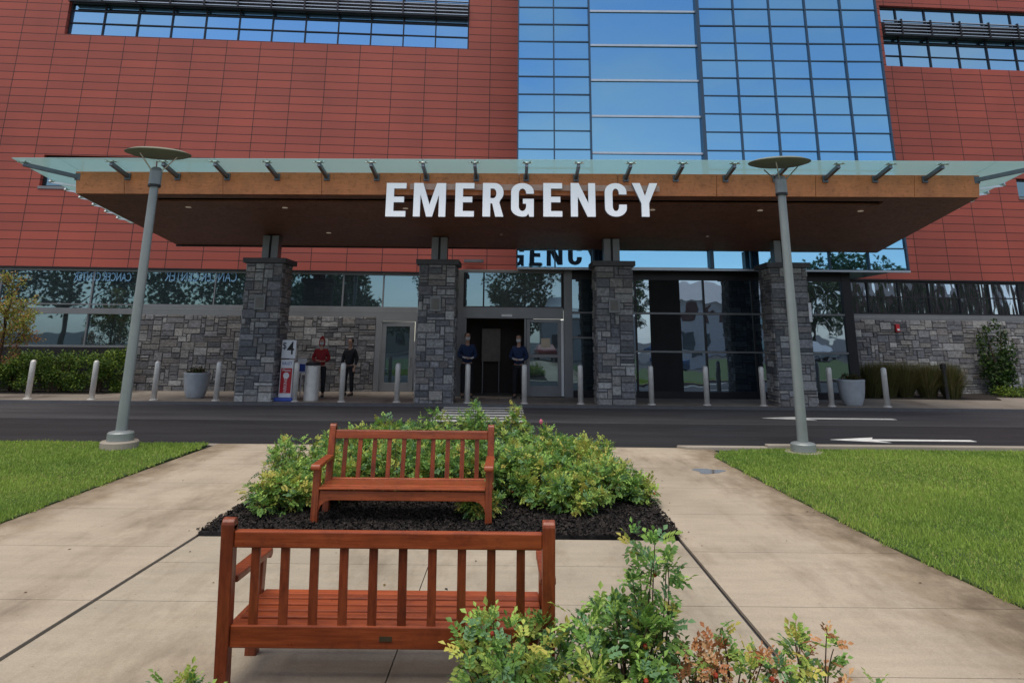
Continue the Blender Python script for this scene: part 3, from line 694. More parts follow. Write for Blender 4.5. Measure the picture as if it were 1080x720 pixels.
# glass eave
def gz_(x, y): return 6.064+(x+12.25)/25.22*.127-.125*(y-16.1)
brx = [-9.85+1.272*k for k in range(17)]
b = MB(CO); ex = [-12.25,-11.1]+[brx[k] for k in range(17)]+[11.8,12.97]
ex = sorted(ex)
for a, c in zip(ex[:-1], ex[1:]):
    a2, c2 = a+.006, c-.006
    ye = 17.15 if (a > -11.3 and c < 11.9) else 21.6
    b.hexa([(a2,16.1,gz_(a2,16.1)),(c2,16.1,gz_(c2,16.1)),(c2,ye,gz_(c2,ye)),(a2,ye,gz_(a2,ye)),
            (a2,16.1,gz_(a2,16.1)+.02),(c2,16.1,gz_(c2,16.1)+.02),(c2,ye,gz_(c2,ye)+.02),(a2,ye,gz_(a2,ye)+.02)])
b.build('glass_eave', M_eave, can)
def bracket(x, y0=16.98, y1=16.18, x1=None):
    x1 = x if x1 is None else x1
    b = MB(CO); z0 = gz_(x,y0)-.13; z1 = gz_(x1,y1)-.09
    b.bar((x,y0,z0),(x1,y1,z1),.075,.10)
    b.box(x-.07,y0-.03,z0-.09,x+.07,y0+.012,z0+.09)
    o = b.build('bracket', M_steel, can, bevel=.006)
    s_ = MB(CO)
    for sx in (-1,1):
        for sy in (0,1): s_.tube([(x1,y1+.02,z1+.03),(x1+sx*.10,y1+.02+(sy-.5)*.16,z1+.075)], .013, 6)
    s_.tube([(x1-.13,y1-.02,z1+.05),(x1+.13,y1-.02,z1+.05)], .016, 6)
    s_.build('spider_fitting', M_spider, o)
for x in brx: bracket(x)
bracket(-11.15, 17.02, 16.25, -12.05); bracket(11.85, 17.02, 16.25, 12.80)
for k, y in enumerate((17.6,18.25,18.9,19.55,20.2,20.85)):
    for sx, sgn in ((12.92,-1),(-12.2,1)):
        s_ = MB(CO); z = gz_(sx,y)-.05
        s_.tube([(sx-.07,y,z),(sx+.07,y,z)], .03, 8); s_.tube([(sx,y-.09,z+.03),(sx,y+.09,z+.03)], .02, 8)
        s_.bar((sx,y,z-.02),(sx+sgn*1.02,y,z-.16),.03,.05)
        s_.build('spider_fitting', M_spider, can)
# soffit lights
for x in (-8.75,-6.15,-2.9,3.75,6.65,9.35):
    y = 18.1; b = MB(CO); b.lathe([(.075,0),(.075,.012),(.06,.012),(.06,.02)], 16, (x,y,sof(x,y)-.02)); b.build('downlight', M_down, can)
for x, y in ((-.35,20.6),(5.9,20.6),(-5.6,20.6)):
    b = MB(CO); b.lathe([(.075,0),(.075,.012),(.06,.012),(.06,.02)], 16, (x,y,sof(x,y)-.02)); b.build('downlight', M_down, can)
# stone columns
def column(x, seed, plq=True):
    w_, d_, y0 = 1.12, 1.0, 20.47; zt = 4.03; x0 = x-w_/2
    b = MB(CO); b.mi = 1; b.box(x0+.03,y0+.03,.0,x0+w_-.03,y0+d_-.03,zt); b.mi = 0
    ashlar(b, (x0+.025,y0+.03,.07), (1,0,0), (0,-1,0), w_-.05, zt-.07, seed, .14, .09)
    ashlar(b, (x0+w_-.03,y0+.025,.07), (0,1,0), (1,0,0), d_-.05, zt-.07, seed+1, .14, .09)
    ashlar(b, (x0+.03,y0+d_-.025,.07), (0,-1,0), (-1,0,0), d_-.05, zt-.07, seed+2, .14, .09)
    ashlar(b, (x0+w_-.025,y0+d_-.03,.07), (-1,0,0), (0,1,0), w_-.05, zt-.07, seed+3, .14, .09)
    o = b.build('stone_column', [M_stone, M_mortar], can)
    c = MB(CO); c.box(x0-.08,y0-.07,zt+.002,x0+w_+.08,y0+d_+.07,zt+.15); c.build('cap', M_capstone, o, bevel=.012)
    ps = MB(CO); ym = y0+d_/2; zs_ = min(sof(x-.3,ym+.2), sof(x+.3,ym+.2))-.01
    ps.box(x-.24,ym-.17,zt+.152,x-.035,ym+.17,zs_); ps.box(x+.035,ym-.17,zt+.152,x+.24,ym+.17,zs_); ps.build('steel_post', M_frame, o)
    dk = MB(CO); dk.box(x-.035,ym-.10,zt+.152,x+.035,ym+.10,zs_); dk.build('post_web', M_black, o)
    if plq:
        q = MB(CO); px_ = x-.02 if plq is True else plq
        q.box(px_-.16,y0-.085,2.66,px_+.16,y0-.02,3.08)
        pq = q.build('access_panel', M_frame, o, bevel=.008)  # framed access panel with a flat inset plate, no lamp in it
        q = MB(CO); q.box(px_-.12,y0-.090,2.71,px_+.12,y0-.0855,3.03); q.build('lens', plain('panel_inset', (.16,.15,.13), .5), pq)
    return o
column(-7.41, 21); column(-2.24, 31); column(3.02, 41); column(8.22, 51)
sp = MB(CO); sp.box(8.70,20.40,2.45,8.78,20.44,3.0); sp.build('conduit', M_white, can)
b = MB(CO)
b.box(-1.75,24.55,4.55,-1.05,24.75,4.65); b.build('soffit_fitting', M_capstone, can)

# ---------------------------------------------------------------- EMERGENCY letters
sg = empty('emergency_sign', (0,16.80,4.84), 'large white EMERGENCY letters standing in front of the canopy fascia', 'sign')
def arc(cx, cz, rx, rz, a0, a1, n=10): return [(cx+rx*math.cos(R(a0+(a1-a0)*k/n)), cz+rz*math.sin(R(a0+(a1-a0)*k/n))) for k in range(n+1)]
def glyph(ch, w):
    s = .235 if w > .5 else .235; t = .165; s = .225*1.0
    s = .225
    if ch == 'E': return [[(0,0),(w,0),(w,t),(s,t),(s,.425),(w*.90,.425),(w*.90,.425+t),(s,.425+t),(s,1-t),(w,1-t),(w,1),(0,1)]]
    if ch == 'M':
        q = .20; return [[(0,0),(q,0),(q,.66),(w/2-.085,0),(w/2+.085,0),(w-q,.66),(w-q,0),(w,0),(w,1),(w-.27,1),(w/2,.36),(.27,1),(0,1)]]
    if ch == 'N':
        q = .205; return [[(0,0),(q,0),(q,.60),(w-.235,0),(w,0),(w,1),(w-q,1),(w-q,.40),(.235,1),(0,1)]]
    if ch == 'Y':
        q = s/2; m_ = w/2; return [[(m_-q,0),(m_+q,0),(m_+q,.40),(w,1),(w-.235,1),(m_,.62),(.235,1),(0,1),(m_-q,.40)]]
    if ch == 'R':
        o = [(0,0),(s,0),(s,.39),(w*.46,.39),(w-.235,0),(w,0),(w*.80,.42)] + arc(w-.26,.715,.26,.285,-50,90) + [(0,1)]
        hole = [(s,.55)] + [(s,1-t)] + list(reversed(arc(w-.30,.69,.09,.145,-90,90))) 
        return [o, hole]
    if ch in 'CG':
        rx, rz = w*.5, .26; ir, iz = w*.5-s, .14
        if ch == 'C':
            o = arc(w/2,1-rz,rx,rz,0,180) + arc(w/2,rz,rx,rz,180,360) + [(w,.36),(w-s,.36)] + list(reversed(arc(w/2,t+iz,ir,iz,180,360))) + list(reversed(arc(w/2,1-t-iz,ir,iz,0,180))) + [(w-s,.66),(w,.66)]
        else:
            o = arc(w/2,1-rz,rx,rz,0,180) + arc(w/2,rz,rx,rz,180,290) + [(w-.16,.09),(w-.13,0),(w,0),(w,.53),(w*.52,.53),(w*.52,.53-t+.02),(w-s,.53-t+.02),(w-s,.30)] + list(reversed(arc(w/2,t+iz,ir,iz,180,360))) + list(reversed(arc(w/2,1-t-iz,ir,iz,0,180))) + [(w-s,.68),(w,.68)]
        return [o]
def poly_mesh(name, loops, org, H_, dep, mat, side, parent):
    cu = bpy.data.curves.new(name, 'CURVE'); cu.dimensions = '2D'; cu.fill_mode = 'BOTH'; cu.extrude = dep/2
    for lp in loops:
        sp_ = cu.splines.new('POLY'); sp_.points.add(len(lp)-1); sp_.use_cyclic_u = True
        for q, (x, z) in zip(sp_.points, lp): q.co = (x*H_, z*H_, 0, 1)
    tmp = bpy.data.objects.new('tmp', cu); C.objects.link(tmp); dg = bpy.context.evaluated_depsgraph_get()
    me = bpy.data.meshes.new_from_object(tmp.evaluated_get(dg)); bpy.data.objects.remove(tmp)
    me.materials.clear(); me.materials.append(mat); me.materials.append(side)
    for p_ in me.polygons: p_.material_index = 0 if p_.normal.z > .5 else 1
    o = bpy.data.objects.new(name, me); C.objects.link(o); o.parent = parent
    o.rotation_euler = (R(90),0,0); o.location = org; return o
PX = [('E',408,429),('M',437,471),('E',481,501),('R',510,532),('G',540,564),('E',574,594),('N',603,629),('C',639,662),('Y',668,695)]
kx = 6.80/287.0
M_side = plain('letter_return', (.35,.37,.45), .4)
for ch, a, c in PX:
    xa = -3.18+(a-408)*kx; w_ = (c-a)*kx; hgt = .855; z0 = 4.821+(a-408)/287*.055
    poly_mesh('letter', glyph(ch, w_/hgt), (xa, 0, z0-4.84), hgt, .10, M_letter, M_side, sg)
b = MB((0,16.80,4.84)); b.box(-2.62,16.87,5.54,3.70,16.90,5.69); b.box(-2.5,16.90,5.58,-2.4,16.995,5.64); b.box(3.5,16.90,5.58,3.6,16.995,5.64)
b.build('mounting_rail', M_railglow, sg)

# ---------------------------------------------------------------- text helper
def text(name, body, size, loc, rot, mat, parent, ext=.002, offset=0, sx=1, align='CENTER'):
    cu = bpy.data.curves.new(name, 'FONT'); cu.body = body; cu.size = size; cu.extrude = ext; cu.offset = offset; cu.align_x = align; cu.align_y = 'CENTER'
    tmp = bpy.data.objects.new('tmp', cu); C.objects.link(tmp); dg = bpy.context.evaluated_depsgraph_get()
    me = bpy.data.meshes.new_from_object(tmp.evaluated_get(dg)); bpy.data.objects.remove(tmp)
    me.materials.clear(); me.materials.append(mat)
    o = bpy.data.objects.new(name, me); C.objects.link(o); o.location = loc; o.rotation_euler = rot; o.scale = (sx,1,1)
    if parent is not None: o.parent = parent
    return o
M_signrefl = plain('painted_sign_reflection', (.20,.40,.62), .5)  # mirrored letters on the panes paint the reflection of an unseen sign
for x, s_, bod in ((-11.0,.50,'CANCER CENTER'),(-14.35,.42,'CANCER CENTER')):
    text('lettering', bod, s_, (x, WY(x)-25.0+.10, 3.92 if x > -12 else 3.86), (R(90),0,ang), M_signrefl, bld, .002, .0, -.62 if x > -12 else -.58)

# ---------------------------------------------------------------- lamp posts
def lamp(loc, label, raised):
    r_ = empty('street_lamp', loc, label, 'lamp post', 'lamp posts on the lawns')
    b = MB(); b.lathe([(.092,.20),(.088,1.0),(.074,4.66)], 20); b.build('pole', M_lamp, r_, smooth=False).data.polygons.foreach_set('use_smooth', [True]*22) if False else b.build('pole', M_lamp, r_)
    b = MB()
    if raised: b.lathe([(.30,-.02),(.30,.13),(.28,.15)], 28)
    else: b.lathe([(.32,-.02),(.32,.035)], 28)
    b.build('footing', M_kerb, r_)
    z = .152 if raised else .037
    b = MB(); b.lathe([(.21,z),(.21,z+.12),(.19,z+.14),(.11,z+.16)], 28); b.build('base_cover', M_lamp, r_)
    b = MB(); b.lathe([(.080,4.60),(.108,4.63),(.108,4.88),(.085,4.94),(.05,4.96)], 20); b.build('socket', M_lamp, r_)
    b = MB(); b.lathe([(.111,4.585),(.111,4.625)], 20); b.build('collar', M_black, r_)
    b = MB()
    for k in range(3):
        a = R(90+120*k+30); b = MB(); b.tube([(.09*math.cos(a),.09*math.sin(a),4.88),(.36*math.cos(a),.36*math.sin(a),5.16)], .012, 6)
        b.build('support_rod', M_spider, r_)
    Mt = Matrix.Rotation(R(4.5), 4, 'X')
    b = MB(); b.lathe([(.02,5.20-5.2),(.45,.012),(.565,.05),(.57,.062),(.48,.10),(.02,.15)], 40, (0,0,5.17), M=Mt); b.build('reflector_disc', M_disc, r_)
    b = MB(); b.lathe([(.03,5.0),(.055,5.03),(.055,5.10),(.03,5.13)], 12); b.build('lamp_head', M_white, r_) if False else None
    return r_
lamp((-6.69,12.42,0), 'grey lamp post on the left lawn beside the road', True)
lamp((5.10,12.70,0), 'grey lamp post on the right lawn beside the road', False)

# ---------------------------------------------------------------- benches
def bench(loc, rz, label):
    r_ = empty('park_bench', loc, label, 'bench', 'wooden slatted benches', rz)
    Wd = 1.875; hx = Wd/2; pw = .072
    rake = lambda z: z*.13
    for sx in (-1,1):
        x = sx*(hx-pw/2)
        b = MB(); a0 = (x-pw/2, x+pw/2)
        prof = [(0,0),(rake(.87),.87)]
        for (y0,z0),(y1,z1) in zip(prof[:-1],prof[1:]):
            b.hexa([(a0[0],y0-.035,z0),(a0[1],y0-.035,z0),(a0[1],y0+.035,z0),(a0[0],y0+.035,z0),(a0[0],y1-.035,z1),(a0[1],y1-.035,z1),(a0[1],y1+.035,z1),(a0[0],y1+.035,z1)])
        y_, z_ = rake(.87), .87
        b.tube([(a0[0],y_,z_),(a0[1],y_,z_)], .035, 14)
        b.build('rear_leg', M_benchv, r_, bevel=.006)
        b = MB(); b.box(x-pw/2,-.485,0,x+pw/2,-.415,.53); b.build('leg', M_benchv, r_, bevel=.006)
        b = MB()
        b.hexa([(x-.05,-.53,.532),(x+.05,-.53,.532),(x+.045,.03,.545),(x-.045,.03,.545),(x-.05,-.53,.572),(x+.05,-.53,.572),(x+.045,.03,.585),(x-.045,.03,.585)])
        b.tube([(x-.05,-.525,.545),(x+.05,-.525,.545)], .03, 12)
        b.build('armrest', M_bench, r_, bevel=.008)
        b = MB(); b.box(x-.02,-.412,.22,x+.02,-.012,.30); b.build('side_rail', M_bench, r_)
        # curved brackets below the apron
        xb = x-sx*pw/2
        b = MB(); pts = [(xb,.222),(xb,.10)] + [(xb-sx*.12*(1-math.cos(R(t))), .10+.12*math.sin(R(t))) for t in (30,60,90)]
        n_ = len(pts)
        b.add([(p_[0],-.465,p_[1]) for p_ in pts]+[(p_[0],-.435,p_[1]) for p_ in pts], [tuple(range(n_)), tuple(range(2*n_-1,n_-1,-1))]+[(i,(i+1)%n_,(i+1)%n_+n_,i+n_) for i in range(n_)])
        b.build('corner_bracket', M_bench, r_)
    xi = hx-pw-.001
    def rail(nm, z0, z1, t=.022, dy=0):
        b = MB(); y0, y1 = rake(z0)+dy, rake(z1)+dy
        b.hexa([(-xi,y0-t,z0),(xi,y0-t,z0),(xi,y0+t,z0),(-xi,y0+t,z0),(-xi,y1-t,z1),(xi,y1-t,z1),(xi,y1+t,z1),(-xi,y1+t,z1)])
        return b.build(nm, M_bench, r_, bevel=.008)
    rail('top_rail', .748, .838, .026); lr = rail('lower_rail', .225, .345)
    pl_ = MB(); pl_.box(-.035,.054,.27,.035,.062,.295); pl_.build('plaque', M_brass, lr)
    for k in range(10):
        x = (k-4.5)*.1655; b = MB(); z0, z1 = .346, .747; y0, y1 = rake(z0)+.003, rake(z1)
        b.hexa([(x-.024,y0-.009,z0),(x+.024,y0-.009,z0),(x+.024,y0+.009,z0),(x-.024,y0+.009,z0),(x-.024,y1-.009,z1),(x+.024,y1-.009,z1),(x+.024,y1+.009,z1),(x-.024,y1+.009,z1)])
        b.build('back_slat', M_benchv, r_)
    b = MB(); b.box(-xi,-.465,.215,xi,-.435,.308); b.build('apron', M_bench, r_, bevel=.006)
    yv_ = [-.500,-.413,-.327,-.241,-.155]
    zh = [.345,.350,.346,.341,.338]
    for k, (y, z) in enumerate(zip(yv_, zh)):
        b = MB(); e = xi if k else hx-pw-.001
        b.box(-e,y,z-.022,e,y+.074,z); b.build('seat_slat', M_bench, r_, bevel=.006)
    b = MB(); b.box(-xi,-.06,.30,xi,.012,.332); b.build('seat_rail', M_bench, r_)
    return r_
bench((-1.13,8.16,.035), R(0), 'wooden slatted bench facing the viewer in front of the rose bushes')
bench((-.685,4.33,.0), R(180), 'nearest wooden slatted bench seen from behind')

# ---------------------------------------------------------------- bollards, planters
def boll(loc, label):
    r_ = empty('bollard', loc, label, 'bollard', 'steel bollards along the pavement edge')
    b = MB(); b.lathe([(.076,0),(.076,1.02),(.07,1.06),(.05,1.085),(.02,1.095)], 20); o = b.build('post', M_brushed, r_)
    for p_ in o.data.polygons: p_.use_smooth = len(p_.vertices) == 4
    b = MB(); b.lathe([(.115,0),(.115,.02),(.09,.03)], 20); b.build('base_ring', M_brushed, r_)
    return r_
BX = [(-14.0,'leftmost bollard before the clipped hedge'),(-12.15,'bollard before the right end of the clipped hedge'),(-10.35,'bollard left of the grey planter by the left stone wall'),(-8.55,'bollard between the left planter and the first stone column'),
      (-6.28,'bollard beside the price sign'),(-4.92,'bollard right of the litter bin before the stone recess'),(-3.32,'bollard in front of the grey glazed service door'),
      (-1.28,'bollard at the left side of the open entrance'),(.37,'bollard at the right side of the open entrance'),(2.0,'bollard just left of the third stone column'),
      (4.05,'bollard just right of the third stone column'),(5.65,'bollard before the middle of the right glazed front'),(7.28,'bollard just left of the fourth stone column'),
      (9.25,'bollard between the fourth stone column and the right planter'),(10.85,'rightmost bollard, right of the grey planter')]
proto = None
for k, (x, lb) in enumerate(BX):
    lb = 'steel ' + lb if 'bollard' in lb else lb
    if proto is None: proto = boll((x,20.72,.08), lb)
    else:
        c = copy_tree(proto); c.location = (x,20.72,.08); c['label'] = lb
        c.rotation_euler[2] = k*.7
# ---------------------------------------------------------------- foliage helpers
GR = [(.12,.24,.055),(.18,.34,.075),(.26,.43,.10),(.34,.49,.11),(.16,.30,.14)]
YL = [(.40,.46,.10),(.48,.44,.10),(.34,.43,.09)]
def leaflet(mb, p, d, n, l, w, col):
    d = d.normalized(); s_ = d.cross(n)
    if s_.length < 1e-4: return
    s_.normalize(); n2 = s_.cross(d)
    mb.add([p, p+d*l*.5+s_*w*.5+n2*w*.16, p+d*l-n2*w*.1, p+d*l*.5-s_*w*.5+n2*w*.16], [(0,1,2),(0,2,3)], col)
def rvec(rr): return Vector((rr.uniform(-1,1),rr.uniform(-1,1),rr.uniform(-1,1)))
def pinnate(mb, rr, p, d, size, pal, npair=3):
    d = d.normalized(); up = Vector((0,0,1)) + rvec(rr)*.5; s_ = d.cross(up)
    if s_.length < .05: s_ = Vector((1,0,0))
    s_.normalize(); n = s_.cross(d); col = rr.choice(pal); k = rr.uniform(.75,1.3); col = tuple(c*k for c in col)
    for i in range(npair):
        q = p + d*size*(.35+.65*i/npair) - Vector((0,0,1))*size*.12*(i/npair)**2
        for sg_ in (-1,1):
            leaflet(mb, q, s_*sg_+d*.55+rvec(rr)*.12, n, size*.42, size*.28, col)
    leaflet(mb, p+d*size, d+rvec(rr)*.1-Vector((0,0,.2)), n, size*.45, size*.31, col)
def rose_bush(loc, hgt, rad, seed, label, group, stems=16, per=15, size=.075, ypal=.2, hips=4, dry=0, petal=False, hold=None, lift=.25):
    rr = random.Random(seed); r_ = empty('rose_bush', loc, label, 'shrub', group)
    L_, T_, Hh = MB(), MB(), []
    for s_ in range(stems):
        a = rr.uniform(0,6.283); ro = rad*math.sqrt(rr.random())
        hh = hgt*(1-.45*(ro/rad)**2)*rr.uniform(.72,1.08)
        b0 = Vector((math.cos(a)*ro*.35, math.sin(a)*ro*.35, 0)); tip = Vector((math.cos(a)*ro, math.sin(a)*ro, hh))
        mid = (b0+tip)/2 + Vector((rr.uniform(-.05,.05),rr.uniform(-.05,.05),hh*.12))
        pts = [b0*(1-t)**2+mid*2*t*(1-t)+tip*t*t for t in [k/7 for k in range(8)]]
        T_.tube(pts, [.006-.0005*k for k in range(8)], 5)
        isdry = rr.random() < dry
        pal = [(.50,.24,.10),(.42,.17,.07),(.55,.33,.16)] if isdry else (YL if rr.random() < ypal else GR)
        for k in range(per):
            t = lift+(1-lift)*rr.random()**.8; i = min(6, int(t*7)); p = pts[i].lerp(pts[i+1], t*7-i)
            d = Vector((math.cos(a),math.sin(a),0))*.35 + rvec(rr) + Vector((0,0,.25))
            pl2 = pal if rr.random() < .8 else (YL if rr.random() < .4 else GR)
            q = p + d.normalized()*rr.uniform(.0,.05)
            pinnate(L_, rr, q, d, size*rr.uniform(.6,1.3), pl2, 3 if rr.random() < .7 else 4)
        for k in range(4): pinnate(L_, rr, tip, rvec(rr)+Vector((0,0,.6)), size*rr.uniform(.6,1), pal, 3)
        if len(Hh) < hips and rr.random() < .5: Hh.append(tip-Vector((0,0,rr.uniform(.03,.2)*hgt))+rvec(rr)*.03)
    T_.build('stem', M_bark, r_); L_.build('foliage', M_leaf, r_)
    for p in Hh:
        b = MB(); b.lathe([(.003,-.012),(.011,-.006),(.013,.002),(.009,.010),(.003,.013)], 8, tuple(p)); b.build('rose_hip', M_hip, r_)
    if petal:
        b = MB(); P = Vector(petal)
        b.tube([P-Vector((.01,0,.22)), P-Vector((0,0,.02))], .004, 5)
        b.build('stem', M_bark, r_)
        b = MB(); b.lathe([(.01,-.03),(.025,-.01),(.026,.015),(.015,.035),(.004,.045)], 9, tuple(P)); b.build('bloom', M_petal, r_)
        for k in range(6): pinnate(L_, rr, P-Vector((0,0,.1)), rvec(rr), .05, GR, 3)
    return r_
G1 = 'rose bushes in the central mulch bed'
BS = [ # x, y, h, rad
 (-2.55,8.15,.36,.42,.45,'low yellowing rose bush at the front left corner of the bed'),
 (-2.62,9.05,.62,.48,.25,'tall green rose bush at the left edge of the bed'),
 (-2.05,8.9,.50,.45,.30,'rose bush just left of the farther bench'),
 (-1.95,10.0,.66,.50,.35,'yellow tipped rose bush behind the left end of the farther bench'),
 (-1.45,9.1,.60,.48,.12,'rose bush seen through the left slats of the farther bench'),
 (-.85,9.2,.62,.48,.15,'rose bush seen through the middle slats of the farther bench'),
 (-1.15,10.6,.74,.55,.10,'rose bush rising above the top rail of the farther bench'),
 (-.25,9.1,.58,.46,.15,'rose bush seen through the right slats of the farther bench'),
 (-.55,11.4,.84,.36,.12,'tallest upright rose bush before the crosswalk'),
 (.22,9.0,.58,.50,.25,'rose bush touching the right arm of the farther bench'),
 (.30,10.2,.66,.55,.25,'rose bush at the top of the right mound'),
 (.02,11.6,.80,.28,.2,'narrow upright rose bush right of the crosswalk'),
 (.78,9.3,.56,.50,.35,'rose bush in the middle of the right mound'),
 (.62,8.35,.34,.45,.30,'low rose bush at the front of the right mound'),
 (1.25,9.0,.40,.42,.18,'rose bush at the right edge of the bed'),
 (1.05,10.3,.52,.48,.3,'yellowish rose bush at the back right of the mound'),
 (-1.9,11.5,.62,.45,.2,'rose bush at the back left of the bed'),
 (1.50,8.75,.22,.24,.1,'small rose bush spilling over the path edge'),
 (-.35,8.05,.26,.22,.5,'small rose sprout below the farther bench'),
 (-2.25,9.7,.62,.45,.15,'rose bush behind the tall one at the left edge of the bed'),
 (.95,8.65,.44,.42,.2,'rose bush at the front right of the mound'),
 (.35,8.6,.46,.36,.25,'rose bush just right of the farther bench front leg'),
 (-2.35,8.45,.45,.40,.3,'rose bush between the low yellowing one and the farther bench'),
]
for k, (x, y, h_, r_, yp, lb) in enumerate(BS):
    dens = max(10, int(60*r_*r_*2.6)); rose_bush((x,y,.035), h_, r_, 100+k, lb, G1, dens+12, 17, .085, yp+.04, 1, petal=(.12,0,.72) if k == 10 else False, lift=.05)
G2 = 'rose bushes in the foreground bed'
rose_bush((.02,3.98,.03), .50, .36, 201, 'rose bush with red hips overlapping the right end of the nearest bench', G2, 25, 16, .085, .2, 5)
rose_bush((.60,3.95,.03), .56, .38, 202, 'tall rose bush with orange hips right of the nearest bench', G2, 28, 16, .088, .12, 4)
rose_bush((.70,4.02,.03), .84, .24, 206, 'long rose shoots reaching highest in the foreground', G2, 6, 17, .088, .1, 1)
rose_bush((1.08,3.90,.03), .42, .28, 203, 'half withered rose bush with brown dry leaves in the foreground', G2, 18, 10, .072, .25, 4, dry=.62)
rose_bush((1.55,3.92,.03), .40, .27, 204, 'foreground rose bush with bright green tips at the far right', G2, 11, 10, .080, .1, 2, dry=.30)
rose_bush((-1.62,3.95,.03), .19, .17, 205, 'small rose sprig at the left foot of the nearest bench', G2, 10, 9, .065, .1, 0)

def leafy(mb, rr, c, rad, n, l, w, pal, squash=1.0, shell=.5):
    for _ in range(n):
        d = rvec(rr)
        while d.length > 1 or d.length < 1e-3: d = rvec(rr)
        d = d.normalized()*(shell+(1-shell)*rr.random())
        p = Vector(c)+Vector((d.x*rad[0],d.y*rad[1],d.z*rad[2]))
        k = rr.uniform(.7,1.35); col = tuple(x*k for x in rr.choice(pal))
        leaflet(mb, p, d+rvec(rr)*.9, d+rvec(rr)*.5+Vector((0,0,.4)), l*rr.uniform(.7,1.3), w*rr.uniform(.7,1.3), col)
# planters
def planter(loc, label, seed, sc=1.0):
    r_ = empty('planter', loc, label, 'planter', 'grey planters on the pavement')
    b = MB(); pr = [(.24,0),(.26,.03),(.33,.25),(.365,.50),(.375,.66),(.385,.70),(.385,.74),(.35,.74),(.34,.68)]
    b.lathe([(r*sc,z*sc) for r,z in pr], 32); o = b.build('pot', M_pot, r_)
    for p_ in o.data.polygons: p_.use_smooth = len(p_.vertices) == 4
    b = MB(); b.lathe([(.34*sc,.60*sc),(.34*sc,.70*sc)], 24); b.build('soil', M_soil, r_)
    rr = random.Random(seed); b = MB(); leafy(b, rr, (0,0,.76*sc), (.30*sc,.30*sc,.14*sc), 500, .07, .035, [(.03,.055,.015),(.05,.08,.02),(.12,.05,.02)], shell=.2); b.build('foliage', M_leaf, r_)
planter((-9.55,21.6,.08), 'grey round planter before the left stone wall', 1)
planter((10.02,21.05,.08), 'grey round planter before the right glazing', 2, 1.0)
# hedge of shrubs left
for k, (x, h_, lb) in enumerate(((-17.6,1.45,'clipped green shrub at the left picture edge below the windows'),(-16.1,1.50,'middle green shrub below the left windows'),(-14.7,1.35,'green shrub next to the middle shrub below the left windows'),(-13.45,1.45,'rightmost green shrub of the hedge below the left windows'))):
    y = WY(x)-.95; r_ = empty('shrub', (x,y,.08), lb, 'shrub', 'green shrubs below the left windows'); rr = random.Random(300+k)
    b = MB(); 
    for q in range(9): b.tube([(rr.uniform(-.2,.2),rr.uniform(-.2,.2),0),(rr.uniform(-.6,.6),rr.uniform(-.3,.3),h_*.8)], [.02,.006], 5)
    b.build('stem', M_bark, r_)
    b = MB()
    for q in range(26):
        c = (rr.uniform(-.7,.7), rr.uniform(-.45,.35), rr.uniform(.2,h_-.22)); s_ = rr.uniform(.18,.30)
        leafy(b, rr, c, (s_*1.2,s_,s_), 210, .075, .045, [(.04,.09,.015),(.06,.13,.02),(.11,.19,.03),(.20,.27,.04)], shell=.3)
    b.build('foliage', M_leaf, r_)
# young tree with turning leaves at the left edge
def branchy(rr, mbT, p, d, l, r, depth, tips):
    e = p+d*l; mid = p.lerp(e,.5)+rvec(rr)*l*.06
    mbT.tube([p,mid,e],[r,r*.8,r*.6],6)
    if depth == 0: tips.append((e,d)); return
    for k in range(rr.choice((2,3))):
        dd = (d+rvec(rr)*.55+Vector((0,0,.12))).normalized(); branchy(rr, mbT, p.lerp(e,rr.uniform(.6,1)), dd, l*rr.uniform(.6,.8), r*.6, depth-1, tips)
    tips.append((mid,d))
def edge_tree():
    r_ = empty('young_tree', (-15.15,19.55+1.3,.08), 'young tree with yellow and rust leaves at the left picture edge', 'tree'); rr = random.Random(77)
    T_, L_ = MB(), MB(); tips = []
    T_.tube([(0,0,0),(.03,0,.9),(0,.05,1.8),(.02,0,2.6)],[.06,.05,.04,.025],8)
    for k in range(13):
        z = .95+1.5*k/13; a = k*2.4; d = Vector((math.cos(a),math.sin(a)*.8,.75)).normalized()
        branchy(rr, T_, Vector((0,0,z)), d, .62*(1.25-z*.22), .018, 2, tips)
    branchy(rr, T_, Vector((.0,0,2.6)), Vector((.1,0,1)), .55, .02, 2, tips)
    for e, d in tips:
        low = e.z < 1.9
        pal = [(.42,.18,.09),(.5,.26,.12),(.30,.22,.06)] if (low and rr.random() < .7) else [(.30,.34,.06),(.20,.27,.05),(.42,.38,.08),(.40,.22,.09)]
        for q in range(34):
            k = rr.uniform(.7,1.3); leaflet(L_, e+rvec(rr)*.13-d*rr.random()*.2, d+rvec(rr), Vector((0,0,1))+rvec(rr)*.8, rr.uniform(.06,.10), rr.uniform(.035,.055), tuple(x*k for x in rr.choice(pal)))
    T_.build('trunk', M_bark, r_); L_.build('crown', M_leaf, r_)
edge_tree()
